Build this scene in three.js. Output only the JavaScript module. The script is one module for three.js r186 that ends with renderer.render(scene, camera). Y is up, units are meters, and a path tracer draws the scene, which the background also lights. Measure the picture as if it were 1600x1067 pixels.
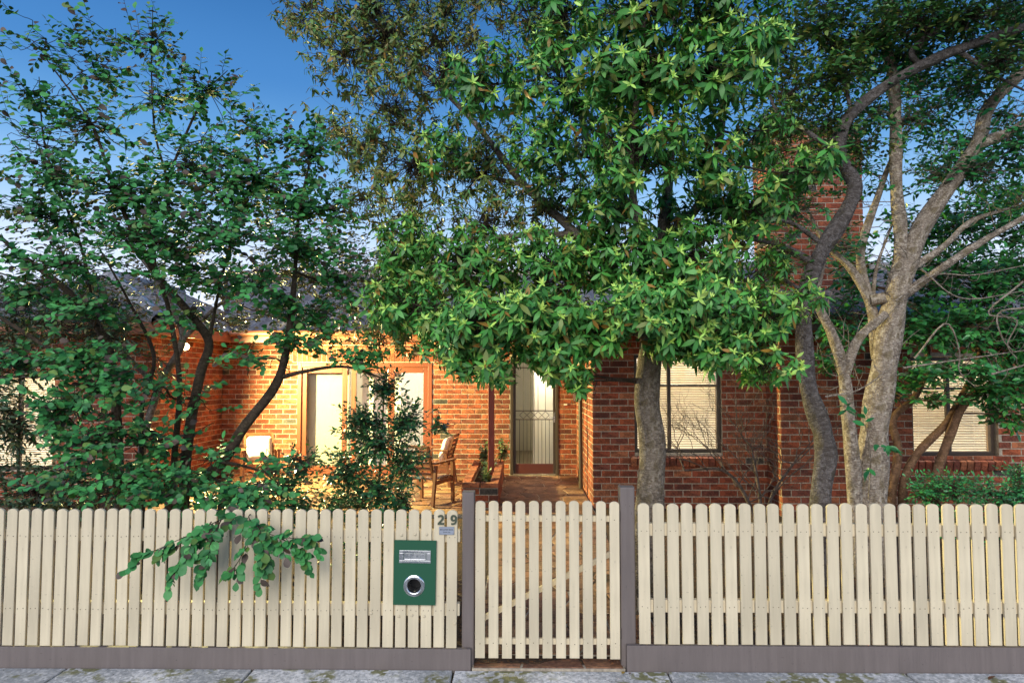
import * as THREE from 'three';
import { mergeGeometries, toCreasedNormals } from 'three/addons/utils/BufferGeometryUtils.js';
import { RoundedBoxGeometry } from 'three/addons/geometries/RoundedBoxGeometry.js';
import { TextGeometry } from 'three/addons/geometries/TextGeometry.js';
import { FontLoader } from 'three/addons/loaders/FontLoader.js';

// ---------------------------------------------------------------- camera, sky, sun, exposure
const scene = new THREE.Scene();
const F = 1067;
const camera = new THREE.PerspectiveCamera(2 * Math.atan(533.5 / F) * 180 / Math.PI, 1.5, 0.1, 600);
camera.position.set(0, 1.752, 0);
camera.rotation.order = 'YXZ';
camera.rotation.set(Math.atan(57 / F), Math.atan(15 / F), 0);
camera.updateMatrixWorld();
const renderer = new THREE.WebGLRenderer({ antialias: true });
renderer.toneMapping = THREE.LinearToneMapping;
renderer.toneMappingExposure = 1.95;
renderer.shadowMap.enabled = true;
{
  const W = 256, H = 512, a = new Float32Array(W * H * 4);
  const stops = [[-90, .30, .30, .30], [-2, .42, .45, .50], [2, .66, .70, .80], [9, .46, .54, .69], [14, .2, .36, .58], [18, .09, .235, .46], [23, .045, .155, .37], [30, .025, .105, .28], [50, .018, .08, .23], [90, .014, .065, .19]];
  for (let j = 0; j < H; j++) {
    const e = ((j + .5) / H - .5) * 180; let k = 0; while (k < stops.length - 2 && e > stops[k + 1][0]) k++;
    const A = stops[k], B = stops[k + 1]; let t = Math.min(1, Math.max(0, (e - A[0]) / (B[0] - A[0]))); t = t * t * (3 - 2 * t) * .5 + t * .5;
    for (let i = 0; i < W; i++) { const o = (j * W + i) * 4; for (let c = 0; c < 3; c++) a[o + c] = (A[c + 1] + (B[c + 1] - A[c + 1]) * t) * .9; a[o + 3] = 1; }
  }
  const sky = new THREE.DataTexture(a, W, H, THREE.RGBAFormat, THREE.FloatType);
  sky.mapping = THREE.EquirectangularReflectionMapping; sky.magFilter = sky.minFilter = THREE.LinearFilter; sky.needsUpdate = true;
  scene.background = sky; scene.environment = sky;
}
const sun = new THREE.DirectionalLight(new THREE.Color(1, .95, .87), 1.5);
sun.position.set(-3, 7.8, 9); sun.target.position.set(0, 0, -6); sun.shadow.radius = 85; sun.castShadow = true;
sun.shadow.camera.left = -14; sun.shadow.camera.right = 14; sun.shadow.camera.top = 14; sun.shadow.camera.bottom = -14; sun.shadow.camera.far = 60; sun.shadow.mapSize.set(2048, 2048);
scene.add(sun, sun.target);

// ---------------------------------------------------------------- helpers
const V = (x, y, z) => new THREE.Vector3(x, y, z);
function rng(seed) { let s = seed >>> 0; return () => { s = (s + 0x6D2B79F5) >>> 0; let t = s; t = Math.imul(t ^ (t >>> 15), t | 1); t ^= t + Math.imul(t ^ (t >>> 7), t | 61); return ((t ^ (t >>> 14)) >>> 0) / 4294967296; }; }
let R = rng(7);
const rr = (a, b) => a + (b - a) * R();
function P(px, py, d) { const v = V((px - 800) / F, (533.5 - py) / F, -1).applyEuler(camera.rotation); return v.multiplyScalar(d / -v.z).add(camera.position); }
const taken = {};
function numbered(n) { if (!(n in taken)) { taken[n] = 0; return n; } taken[n]++; return n + '_' + String(taken[n]).padStart(3, '0'); }
function tag(o, label, category, group, kind) { o.userData.label = label; if (category) o.userData.category = category; if (group) o.userData.group = group; if (kind) o.userData.kind = kind; return o; }
function thing(name, pos, label, category, group) { const g = new THREE.Group(); g.name = numbered(name); g.position.copy(pos); scene.add(g); return tag(g, label, category, group); }
function mesh(name, geo, mat, parent, pos) { const m = new THREE.Mesh(geo, mat); m.name = parent === scene ? numbered(name) : name; if (pos) m.position.copy(pos); m.castShadow = m.receiveShadow = true; parent.add(m); return m; }
function structure(name, geo, mat, label) { const m = mesh(name, geo, mat, scene); m.userData.kind = 'structure'; if (label) m.userData.label = label; return m; }
function boxUV(g) { // planar uv in metres by dominant normal
  g = g.index ? g.toNonIndexed() : g; const p = g.attributes.position, n = g.attributes.normal, uv = new Float32Array(p.count * 2);
  for (let i = 0; i < p.count; i++) { const x = Math.abs(n.getX(i)), y = Math.abs(n.getY(i)), z = Math.abs(n.getZ(i));
    if (z >= x && z >= y) { uv[2 * i] = p.getX(i); uv[2 * i + 1] = p.getY(i); } else if (x >= y) { uv[2 * i] = p.getZ(i); uv[2 * i + 1] = p.getY(i); } else { uv[2 * i] = p.getX(i); uv[2 * i + 1] = p.getZ(i); } }
  g.setAttribute('uv', new THREE.BufferAttribute(uv, 2)); return g;
}
function box(x0, x1, y0, y1, z0, z1, r = 0) {
  const w = x1 - x0, h = y1 - y0, d = z1 - z0; const g = r ? new RoundedBoxGeometry(w, h, d, 1, r) : new THREE.BoxGeometry(w, h, d);
  g.translate((x0 + x1) / 2, (y0 + y1) / 2, (z0 + z1) / 2); return boxUV(g);
}
function merge(list) { return mergeGeometries(list.map(g => { g = g.index ? g.toNonIndexed() : g; for (const k of Object.keys(g.attributes)) if (!['position', 'normal', 'uv'].includes(k)) g.deleteAttribute(k); return g; })); }
function bar(a, b, w, t) { // rectangular bar from a to b
  const L = a.distanceTo(b), g = boxUV(new THREE.BoxGeometry(w, L, t)); const q = new THREE.Quaternion().setFromUnitVectors(V(0, 1, 0), b.clone().sub(a).normalize());
  return g.applyQuaternion(q).translate((a.x + b.x) / 2, (a.y + b.y) / 2, (a.z + b.z) / 2);
}
function tube(pts, radii, sides = 8, step = 0.08, wob = 0) { // tapered tube along a smooth path, uv in metres
  const c = new THREE.CatmullRomCurve3(pts, false, 'centripetal'); const len = c.getLength(); const n = Math.max(2, Math.ceil(len / step));
  const pos = [], uv = [], idx = []; let nrm = null, prev = null;
  for (let i = 0; i <= n; i++) {
    const t = i / n, p = c.getPoint(t), tan = c.getTangent(t);
    if (!nrm) { nrm = Math.abs(tan.y) < .9 ? V(0, 1, 0) : V(1, 0, 0); nrm.sub(tan.clone().multiplyScalar(nrm.dot(tan))).normalize(); }
    else { nrm.sub(tan.clone().multiplyScalar(nrm.dot(tan))).normalize(); }
    const bi = tan.clone().cross(nrm); const f = t * (radii.length - 1), k = Math.min(radii.length - 2, Math.floor(f)); const r = radii[k] + (radii[k + 1] - radii[k]) * (f - k);
    for (let s = 0; s <= sides; s++) { const a = s / sides * Math.PI * 2; const q = r * (1 + (wob ? wob * (Math.sin(a * 2 + i * .55) * .5 + Math.sin(a * 3 - i * .31 + 1) * .5) : 0)); pos.push(p.x + (nrm.x * Math.cos(a) + bi.x * Math.sin(a)) * q, p.y + (nrm.y * Math.cos(a) + bi.y * Math.sin(a)) * q, p.z + (nrm.z * Math.cos(a) + bi.z * Math.sin(a)) * q); uv.push(s / sides * 6.283 * Math.max(radii[0], .02), t * len); }
  }
  for (let i = 0; i < n; i++) for (let s = 0; s < sides; s++) { const a = i * (sides + 1) + s, b = a + 1, d = a + sides + 1, e = d + 1; idx.push(a, b, d, b, e, d); }
  const g = new THREE.BufferGeometry(); g.setAttribute('position', new THREE.Float32BufferAttribute(pos, 3)); g.setAttribute('uv', new THREE.Float32BufferAttribute(uv, 2)); g.setIndex(idx); g.computeVertexNormals(); return g;
}
// ---------------------------------------------------------------- textures
function hash2(x, y, s) { let h = Math.imul(x, 374761393) + Math.imul(y, 668265263) + Math.imul(s, 974634541); h = Math.imul(h ^ (h >>> 13), 1274126177); return ((h ^ (h >>> 16)) >>> 0) / 4294967296; }
function vn(x, y, per, s) { const xi = Math.floor(x), yi = Math.floor(y), fx = x - xi, fy = y - yi, u = fx * fx * (3 - 2 * fx), v = fy * fy * (3 - 2 * fy), m = q => ((q % per) + per) % per;
  const a = hash2(m(xi), m(yi), s), b = hash2(m(xi + 1), m(yi), s), c = hash2(m(xi), m(yi + 1), s), d = hash2(m(xi + 1), m(yi + 1), s); return a + (b - a) * u + (c - a) * v + (a - b - c + d) * u * v; }
function fbm(u, v, f, oct, s) { let r = 0, a = .5, t = 0; for (let i = 0; i < oct; i++) { r += a * vn(u * f, v * f, f, s + i); t += a; a *= .5; f *= 2; } return r / t; }
function vn2(x, y, px, py, s) { const xi = Math.floor(x), yi = Math.floor(y), fx = x - xi, fy = y - yi, u = fx * fx * (3 - 2 * fx), v = fy * fy * (3 - 2 * fy), a = hash2(xi % px, yi % py, s), b = hash2((xi + 1) % px, yi % py, s), c = hash2(xi % px, (yi + 1) % py, s), d = hash2((xi + 1) % px, (yi + 1) % py, s); return a + (b - a) * u + (c - a) * v + (a - b - c + d) * u * v; }
function fb2(u, v, fu, fv, oct, s) { let r = 0, a = .5, t = 0; for (let i = 0; i < oct; i++) { r += a * vn2(u * fu, v * fv, fu, fv, s + i); t += a; a *= .5; fu *= 2; fv *= 2; } return r / t; }
function tex(N, fn, color, rep) { const a = new Uint8Array(N * N * 4); for (let j = 0; j < N; j++) for (let i = 0; i < N; i++) { const c = fn(i / N, j / N), o = (j * N + i) * 4; for (let k = 0; k < 3; k++) a[o + k] = Math.max(0, Math.min(255, (Array.isArray(c) ? c[k] : c) * 255)); a[o + 3] = 255; }
  const t = new THREE.DataTexture(a, N, N); t.wrapS = t.wrapT = THREE.RepeatWrapping; t.magFilter = THREE.LinearFilter; t.minFilter = THREE.LinearMipmapLinearFilter; t.generateMipmaps = true; if (color) t.colorSpace = THREE.SRGBColorSpace; if (rep) t.repeat.set(rep, rep); t.needsUpdate = true; return t; }
const mix = (a, b, t) => a.map((x, i) => x + (b[i] - x) * t), sm = (a, b, x) => { x = Math.min(1, Math.max(0, (x - a) / (b - a))); return x * x * (3 - 2 * x); };
const T = {
  brick: tex(512, (u, v) => { const a = fbm(u, v, 8, 5, 3), b = fbm(u, v, 64, 3, 9); return mix([.62, .62, .62], [1, 1, 1], sm(.25, .7, a * .6 + b * .4)); }, true, 1.3),
  brickB: tex(512, (u, v) => { const b = fbm(u, v, 48, 4, 21), h = fbm(u, v, 90, 2, 33); return .8 * b - (h > .72 ? .4 : 0); }, false, 1.3),
  mortar: tex(256, (u, v) => mix([.6, .6, .6], [1, 1, 1], fbm(u, v, 32, 4, 5)), true, 2),
  wood: tex(512, (u, v) => { const g = fb2(u, v, 64, 5, 3, 41), b = fbm(u, v, 6, 4, 44); const c = .86 + .1 * g + .08 * (b - .5); const spot = fbm(u, v, 120, 1, 47), k = spot > .975 ? .8 : 1; return [c * k, c * k, c * k]; }, true, .7),
  woodB: tex(512, (u, v) => fb2(u, v, 96, 6, 3, 51), false, .9),
  conc: tex(1024, (u, v) => { const a = fbm(u, v, 6, 6, 61), b = fbm(u, v, 120, 3, 62), m = fbm(u, v, 9, 5, 66); let c = mix([.6, .62, .64], [.93, .94, .96], sm(.3, .75, a * .5 + b * .5)); const moss = sm(.52, .66, m) * sm(.35, .55, fbm(u, v, 70, 3, 68)); c = mix(c, [.42, .42, .24], moss * .8); if (hash2(Math.floor(u * 400), Math.floor(v * 400), 5) > .985) c = mix(c, [.3, .28, .25], .7); return c; }, true, .5),
  concB: tex(512, (u, v) => fb2(u, v, 160, 30, 3, 71), false, 1),
  stone: tex(512, (u, v) => { const a = fbm(u, v, 5, 6, 81), b = fbm(u, v, 60, 3, 84); return mix([.55, .5, .46], [1, 1, 1], sm(.25, .75, .6 * a + .4 * b)); }, true, .8),
  bark: tex(512, (u, v) => { const a = fbm(u, v, 10, 5, 91), b = fbm(u, v, 60, 3, 94), l = fbm(u, v, 22, 4, 97), ring = fb2(u, v, 14, 64, 3, 99); let c = mix([.5, .46, .42], [.95, .93, .9], sm(.2, .8, a * .4 + b * .25 + ring * .35)); c = mix(c, [1, 1, .98], sm(.5, .75, l) * .6); return mix(c, [.5, .46, .34], sm(.5, .8, fbm(u, v, 5, 5, 103)) * .6); }, true, 2.2),
  barkB: tex(512, (u, v) => .5 * fb2(u, v, 30, 80, 3, 111) + .5 * fbm(u, v, 40, 4, 113), false, 2.2),
  soil: tex(512, (u, v) => { const a = fbm(u, v, 8, 5, 121), b = fbm(u, v, 80, 2, 122); let c = mix([.2, .15, .11], [.48, .36, .25], a * .5 + b * .5); if (b > .68) c = mix(c, [.6, .42, .22], .7); return c; }, true, .8),
};
const C = (r, g, b) => new THREE.Color().setRGB(r, g, b);
const M = (col, o = {}) => new THREE.MeshStandardMaterial(Object.assign({ color: C(...col), roughness: .8 }, o));
const mat = {
  mortar: M([.64, .54, .41], { map: T.mortar, roughness: 1 }),
  cream: M([.82, .70, .49], { map: T.wood, bumpMap: T.woodB, bumpScale: .0012, roughness: .62 }),
  mauve: M([.19, .155, .145], { map: T.wood, bumpMap: T.woodB, bumpScale: .002, roughness: .7 }),
  conc: M([.95, .91, .86], { map: T.conc, bumpMap: T.concB, bumpScale: .004, roughness: .95 }),
  timber: M([.24, .062, .024], { map: T.wood, bumpMap: T.woodB, bumpScale: .001, roughness: .45 }),
  dark: M([.035, .022, .016], { roughness: .4 }), bronze: M([.06, .04, .026], { roughness: .45, map: T.wood }),
  chairWood: M([.2, .07, .026], { map: T.wood, bumpMap: T.woodB, bumpScale: .001, roughness: .55 }),
  white: M([.78, .77, .72], { roughness: .6 }), plaster: M([.72, .69, .58], { roughness: .9 }), carpet: M([.42, .37, .29], { roughness: 1, bumpMap: T.brickB, bumpScale: .004 }),
  glass: new THREE.MeshPhysicalMaterial({ color: 0xffffff, transmission: 1, thickness: 0, roughness: .02, ior: 1.45 }),
  blind: new THREE.MeshPhysicalMaterial({ color: C(.84, .8, .66), transmission: .3, thickness: 0, roughness: 1 }),
  fabric: M([.5, .45, .36], { roughness: 1, bumpMap: T.brickB, bumpScale: .003 }),
  chrome: M([.62, .63, .65], { metalness: 1, roughness: .32, roughnessMap: T.brick }), green: M([.001, .075, .032], { roughness: .55 }), black: M([.01, .01, .01], { roughness: .8 }),
  tileA: M([.38, .37, .37], { roughness: .42, map: T.stone }), tileB: M([.45, .44, .43], { roughness: .4, map: T.stone }),
  soil: M([.5, .42, .34], { map: T.soil, bumpMap: T.brickB, bumpScale: .03, roughness: 1 }),
};
const brickMats = [[.40, .095, .04], [.35, .08, .036], [.45, .125, .055], [.31, .085, .045], [.43, .105, .04], [.25, .07, .042], [.47, .16, .07], [.1, .085, .07]].map(c => M(c, { map: T.brick, bumpMap: T.brickB, bumpScale: .006, roughness: .88 }));
const stoneMats = [[.34, .16, .075], [.40, .21, .10], [.30, .13, .065], [.44, .25, .13], [.27, .14, .08]].map(c => M(c, { map: T.stone, bumpMap: T.brickB, bumpScale: .006, roughness: .75 }));

// keep the best 'limit' as single meshes, merge the rest
function pieces(parent, name, list, mats, limit = 300) { // list: {g, m(Matrix4), k(material), s(score)}
  list.sort((a, b) => b.s - a.s);
  list.slice(0, limit).forEach(e => { const o = mesh(name, e.g, mats[e.k], parent); e.m.decompose(o.position, o.quaternion, o.scale); });
  const rest = list.slice(limit); if (!rest.length) return;
  const cols = []; const gs = rest.map(e => { let g = e.g.clone().applyMatrix4(e.m); g = g.index ? g.toNonIndexed() : g; const c = mats[e.k].color, a = new Float32Array(g.attributes.position.count * 3); for (let i = 0; i < a.length; i += 3) { a[i] = c.r; a[i + 1] = c.g; a[i + 2] = c.b; } g.setAttribute('color', new THREE.BufferAttribute(a, 3)); return g; });
  const mm = mats[0].clone(); mm.color.set(0xffffff); mm.vertexColors = true; const o = mesh(name + 's', mergeGeometries(gs), mm, parent); o.userData.kind = 'stuff';
}
// ---------------------------------------------------------------- bricks
const brickCache = {};
function brickGeo(L, H, D, v) {
  const key = [L.toFixed(3), H, D, v].join(); if (brickCache[key]) return brickCache[key];
  const r = rng(v * 77 + 5), c = .004, j = () => (r() - .5) * .0035; const g = new RoundedBoxGeometry(L, H, D, 1, c); const p = g.attributes.position; const map = {};
  for (let i = 0; i < p.count; i++) { const k = [p.getX(i), p.getY(i), p.getZ(i)].map(x => x.toFixed(4)).join(); const d = map[k] || (map[k] = [j(), j(), j()]); p.setXYZ(i, p.getX(i) + d[0], p.getY(i) + d[1], p.getZ(i) + d[2]); }
  const q = boxUV(g); q.computeVertexNormals(); const uv = q.attributes.uv; for (let i = 0; i < uv.count; i++) uv.setXY(i, uv.getX(i) + v * .37, uv.getY(i) + v * .23); return brickCache[key] = q;
}
const BL = .228, BH = .074, JT = .012, CO = BH + JT;
function pickBrick() { const x = R(); return x < .978 ? Math.floor(R() * 7) : 7; }
// o: p0 (bottom start of outer face), u (along), n (outward), L, H, open [{a,b,y0,y1}], vis(point)->score
function brickWall(parent, name, o) {
  const g = new THREE.Group(); g.name = name; parent.add(g); const open = o.open || []; const th = o.th || .2; const list = [];
  const q = new THREE.Quaternion().setFromRotationMatrix(new THREE.Matrix4().makeBasis(o.u, V(0, 1, 0), o.n));
  const place = (x, y, off) => o.p0.clone().addScaledVector(o.u, x).add(V(0, y, 0)).addScaledVector(o.n, off);
  // mortar body
  const xs = [...new Set([.008, o.L - .008, ...open.flatMap(w => [w.a, w.b])])].sort((a, b) => a - b), ys = [...new Set([0, o.H, ...open.flatMap(w => [w.y0, w.y1])])].sort((a, b) => a - b); const mg = [];
  for (let i = 0; i < xs.length - 1; i++) for (let j = 0; j < ys.length - 1; j++) { const cx = (xs[i] + xs[i + 1]) / 2, cy = (ys[j] + ys[j + 1]) / 2; if (open.some(w => cx > w.a && cx < w.b && cy > w.y0 && cy < w.y1)) continue; mg.push(box(xs[i], xs[i + 1], ys[j], ys[j + 1], -th, -.0045)); }
  const mb = merge(mg); mb.applyQuaternion(q).translate(o.p0.x, o.p0.y, o.p0.z); mesh('mortar', mb, mat.mortar, g);
  const rows = Math.floor(o.H / CO);
  for (let r = 0; r < rows; r++) {
    const y = r * CO + JT; let x = -(r % 2 ? (BL + JT) / 2 : 0) + (o.off || 0); if (x > 0) x -= BL + JT;
    for (; x < o.L; x += BL + JT) {
      let segs = [[Math.max(0.001, x), Math.min(o.L - .001, x + BL)]];
      for (const w of open) if (y + BH > w.y0 + .01 && y < w.y1 - .01) segs = segs.flatMap(([a, b]) => b <= w.a || a >= w.b ? [[a, b]] : [[a, Math.min(b, w.a)], [Math.max(a, w.b), b]]);
      for (let [a, b] of segs) { a = Math.round(a * 200) / 200; b = Math.round(b * 200) / 200; if (b - a < .03) continue; a = Math.max(a, .001);
        const c = place((a + b) / 2, y + BH / 2, -.011 + rr(-.0022, .0018)); const m = new THREE.Matrix4().compose(c, q, V(1, 1, 1));
        list.push({ g: brickGeo(b - a, BH, .022, Math.floor(R() * 4)), m, k: pickBrick(), s: o.vis ? o.vis(c) + R() * .01 : R() }); }
    }
  }
  for (const s of o.soldier || []) for (let x = s.a; x < s.b - .05; x += BH + JT) { const m = new THREE.Matrix4().compose(place(x + BH / 2, s.y + .115, -.006), q.clone().multiply(new THREE.Quaternion().setFromAxisAngle(V(0, 0, 1), Math.PI / 2)), V(1, 1, 1)); list.push({ g: brickGeo(BL, BH, .022, Math.floor(R() * 4)), m, k: pickBrick(), s: 5 }); }
  pieces(g, 'brick', list, brickMats, o.limit || 300); return g;
}
// ---------------------------------------------------------------- ground and paving
structure('ground', boxUV(new THREE.PlaneGeometry(400, 400).rotateX(-Math.PI / 2).translate(0, -.03, -60)), mat.soil);
{
  const N = 60, g = new THREE.PlaneGeometry(20, 8.2, N * 2, N).rotateX(-Math.PI / 2).translate(0, 0, -8.35); const p = g.attributes.position;
  for (let i = 0; i < p.count; i++) p.setY(i, -.005 + .045 * fbm(p.getX(i) / 20 + .5, p.getZ(i) / 20 + .9, 24, 3, 200)); g.computeVertexNormals();
  structure('garden_bed', boxUV(g), mat.soil);
}
{ // concrete footpath slabs
  const f = new THREE.Group(); f.name = 'footpath'; f.userData.kind = 'structure'; scene.add(f);
  const e = [-8.3, -7.0, -5.7, -4.4, -2.75, -1.62, -.41, .87, 2.28, 3.6, 4.9, 6.2, 7.5];
  for (let i = 0; i < e.length - 1; i++) { const g = new RoundedBoxGeometry(e[i + 1] - e[i] - .012, .06, 3.4, 2, .008); const a = boxUV(g); const uv = a.attributes.uv; for (let k = 0; k < uv.count; k++) uv.setXY(k, uv.getX(k) + i * .83, uv.getY(k) + i * .31); mesh('slab', a, mat.conc, f, V((e[i] + e[i + 1]) / 2, -.03 + (i % 3) * .0012, -4.19 + 1.7)); }
}
function clip(poly, nx, ny, d) { const out = []; for (let i = 0; i < poly.length; i++) { const a = poly[i], b = poly[(i + 1) % poly.length], da = a[0] * nx + a[1] * ny - d, db = b[0] * nx + b[1] * ny - d; if (da <= 0) out.push(a); if ((da < 0 && db > 0) || (da > 0 && db < 0)) { const t = da / (da - db); out.push([a[0] + (b[0] - a[0]) * t, a[1] + (b[1] - a[1]) * t]); } } return out; }
function crazyPaving(name, x0, x1, z0, z1, y, cell, label) {
  const grp = new THREE.Group(); grp.name = name; grp.userData.kind = 'structure'; grp.userData.label = label; scene.add(grp);
  mesh('mortar_bed', box(x0, x1, y - .09, y - .007, z0, z1), mat.mortar, grp);
  const nx = Math.max(1, Math.round((x1 - x0) / cell)), nz = Math.max(1, Math.round((z1 - z0) / cell)), S = [];
  for (let i = 0; i < nx; i++) for (let j = 0; j < nz; j++) S.push([x0 + (i + .5 + rr(-.38, .38)) * (x1 - x0) / nx, z0 + (j + .5 + rr(-.38, .38)) * (z1 - z0) / nz]);
  const list = [];
  for (const s of S) {
    let poly = [[x0 + .01, z0 + .01], [x1 - .01, z0 + .01], [x1 - .01, z1 - .01], [x0 + .01, z1 - .01]];
    for (const o of S) { if (o === s) continue; const dx = o[0] - s[0], dz = o[1] - s[1], L = Math.hypot(dx, dz); if (L > cell * 3.2) continue; const a = rr(-.05, .05); const ux = dx / L, uz = dz / L; poly = clip(poly, ux, uz, (s[0] + o[0]) / 2 * ux + (s[1] + o[1]) / 2 * uz - .007); if (poly.length < 3) break; }
    if (poly.length < 3) continue;
    const ch = .006, n = poly.length; const cx = poly.reduce((t, q) => t + q[0], 0) / n, cz = poly.reduce((t, q) => t + q[1], 0) / n; const top = poly.map(q => { const L = Math.hypot(q[0] - cx, q[1] - cz) + 1e-6; return [q[0] - (q[0] - cx) / L * ch, q[1] - (q[1] - cz) / L * ch]; });
    const h = rr(-.0015, .0025), pos = []; const tri = (a, b, c) => pos.push(...a, ...b, ...c);
    for (let i = 0; i < n; i++) { const j = (i + 1) % n; const A = [top[i][0] - cx, h, top[i][1] - cz], B = [top[j][0] - cx, h, top[j][1] - cz], A1 = [poly[i][0] - cx, h - .005, poly[i][1] - cz], B1 = [poly[j][0] - cx, h - .005, poly[j][1] - cz], A2 = [A1[0], -.03, A1[2]], B2 = [B1[0], -.03, B1[2]]; tri([0, h, 0], B, A); tri(A, B, B1); tri(A, B1, A1); tri(A1, B1, B2); tri(A1, B2, A2); }
    const g = new THREE.BufferGeometry(); g.setAttribute('position', new THREE.Float32BufferAttribute(pos, 3)); g.computeVertexNormals(); const gg = boxUV(g); const uv = gg.attributes.uv; const ox = R() * 3, oy = R() * 3; for (let i = 0; i < uv.count; i++) uv.setXY(i, uv.getX(i) + ox, uv.getY(i) + oy);
    list.push({ g: gg, m: new THREE.Matrix4().makeTranslation(cx, y, cz), k: Math.floor(R() * 5), s: 1 / (Math.hypot(cx, cz)) });
  }
  pieces(grp, 'paving_stone', list, stoneMats, 300);
}
crazyPaving('gate_threshold', -.30, .62, -4.34, -4.195, .018, .3, 'brown stone threshold with pale joints under the gate');
crazyPaving('path', -.30, .93, -8.55, -4.37, .03, .31, 'crazy paved path from the gate to the porch');
crazyPaving('patio', -4.9, .93, -11.9, -8.58, .065, .30, 'crazy paved patio before the house');

// ---------------------------------------------------------------- fence and gate
const FZ = -4.2, XL = p => (p - 815) * 4.2 / F; // metre position along the fence line
const pk = {};
function picketGeo(w, h, t, r) { // round-topped board, bottom at y=0, front at z=0
  const k = [w, h, t].join(); if (pk[k]) return pk[k]; const s = new THREE.Shape(); const rise = w * .34; s.moveTo(-w / 2, 0); s.lineTo(w / 2, 0); s.lineTo(w / 2, h - rise); for (let i = 1; i < 10; i++) { const a = i / 10 * Math.PI; s.lineTo(Math.cos(a) * w / 2, h - rise + Math.sin(a) * rise); } s.lineTo(-w / 2, h - rise); s.closePath();
  const g = new THREE.ExtrudeGeometry(s, { depth: t - .004, bevelEnabled: true, bevelThickness: .002, bevelSize: .002, bevelOffset: -.002, bevelSegments: 1, curveSegments: 6 }); g.translate(0, 0, -t + .002); return pk[k] = boxUV(g);
}
const creamMats = [0, 1, 2, 3].map(i => { const m = mat.cream.clone(); m.color.multiplyScalar([1, .92, .97, .88][i]); const t = T.wood.clone(); t.offset.set(i * .27, i * .41); t.needsUpdate = true; m.map = t; return m; });
function fence(name, label, x0, x1, pitch, w, yb, h, base) {
  const f = thing(name, V((x0 + x1) / 2, 0, FZ), label, 'fence', 'front picket fences either side of the gate'); const ox = (x0 + x1) / 2;
  mesh('plinth_board', box(base[0] - ox, base[1] - ox, -.02, yb - .006, -.028, .006, .004), mat.mauve, f);
  for (const [a, b] of [[yb + h - .20, yb + h - .125], [yb + .18, yb + .255]]) mesh('rail', box(x0 - ox, x1 - ox, a, b, -.068, -.024, .004), mat.cream, f);
  for (let x = x0 + w / 2; x < x1 - w / 2 + .001; x += pitch) { if (x0 < -1 && Math.abs(x - XL(647)) < .075) { const k = creamMats[Math.floor(R() * 4)]; mesh('picket', box(x - ox - w / 2, x - ox + w / 2, yb, .46, -.021, -.002, .002), k, f); mesh('picket', picketGeo(w, yb + h - .68, .019), k, f, V(x - ox, .68, -.002)); continue; }
    const m = mesh('picket', picketGeo(w, h, .019), creamMats[Math.floor(R() * 4)], f, V(x - ox + rr(-.0015, .0015), yb + rr(-.003, .003), -.002 + rr(-.001, .001))); m.rotation.z = rr(-.005, .005); }
  const ng = new THREE.CylinderGeometry(.0026, .0026, .002, 5).rotateX(Math.PI / 2); for (let x = x0 + w / 2; x < x1 - w / 2 + .001; x += pitch) { if (x > XL(1620) || x < XL(-20)) continue; for (const y of [yb + h - .165, yb + .22]) for (const q of [-.016, .016]) { if (x0 < -1 && Math.abs(x - XL(648)) < .16 && y > .4) continue; mesh('nail', ng, mat.bronze, f, V(x - ox + q + rr(-.003, .003), y + rr(-.004, .004), 0)); } }
  return f;
}
const fl = fence('picket_fence', 'long cream picket fence left of the gate, carrying the green letterbox', XL(715) - .063 - 46 * .0775, XL(719), .0775, .0635, .128, .822, [-3.9, XL(737)]);
const fr = fence('picket_fence', 'cream picket fence right of the gate, below the bare trunks', XL(995), XL(995) + 36 * .0872, .0872, .0685, .155, .837, [XL(975), 4.0]);
for (const [f, a, b, h] of [[fl, 722, 741, 1.05], [fr, 968, 991, 1.083]]) { const g = new THREE.BoxGeometry(1, 1, 1); const x0 = XL(a) - f.position.x, x1 = XL(b) - f.position.x; const s = new THREE.Shape(); s.moveTo(x0, -.02); s.lineTo(x1, -.02); s.lineTo(x1, h); s.lineTo(x0, h); const e = new THREE.ExtrudeGeometry(s, { depth: .078, bevelEnabled: true, bevelThickness: .008, bevelSize: .008, bevelOffset: -.008, bevelSegments: 2 }); e.translate(0, 0, -.122); mesh('post', boxUV(e), mat.mauve, f); }
for (const f of [fl, fr]) for (let k = 0; k < 4; k++) { const s = f === fl ? -1 : 1, x = (f === fl ? -1.9 : 2.3) + s * k * 1.8 * (k ? 1 : 0); if (k === 3) continue; mesh('post', box(x - .04 - f.position.x, x + .04 - f.position.x, -.02, .86, -.15, -.07, .005), mat.mauve, f); }
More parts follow.
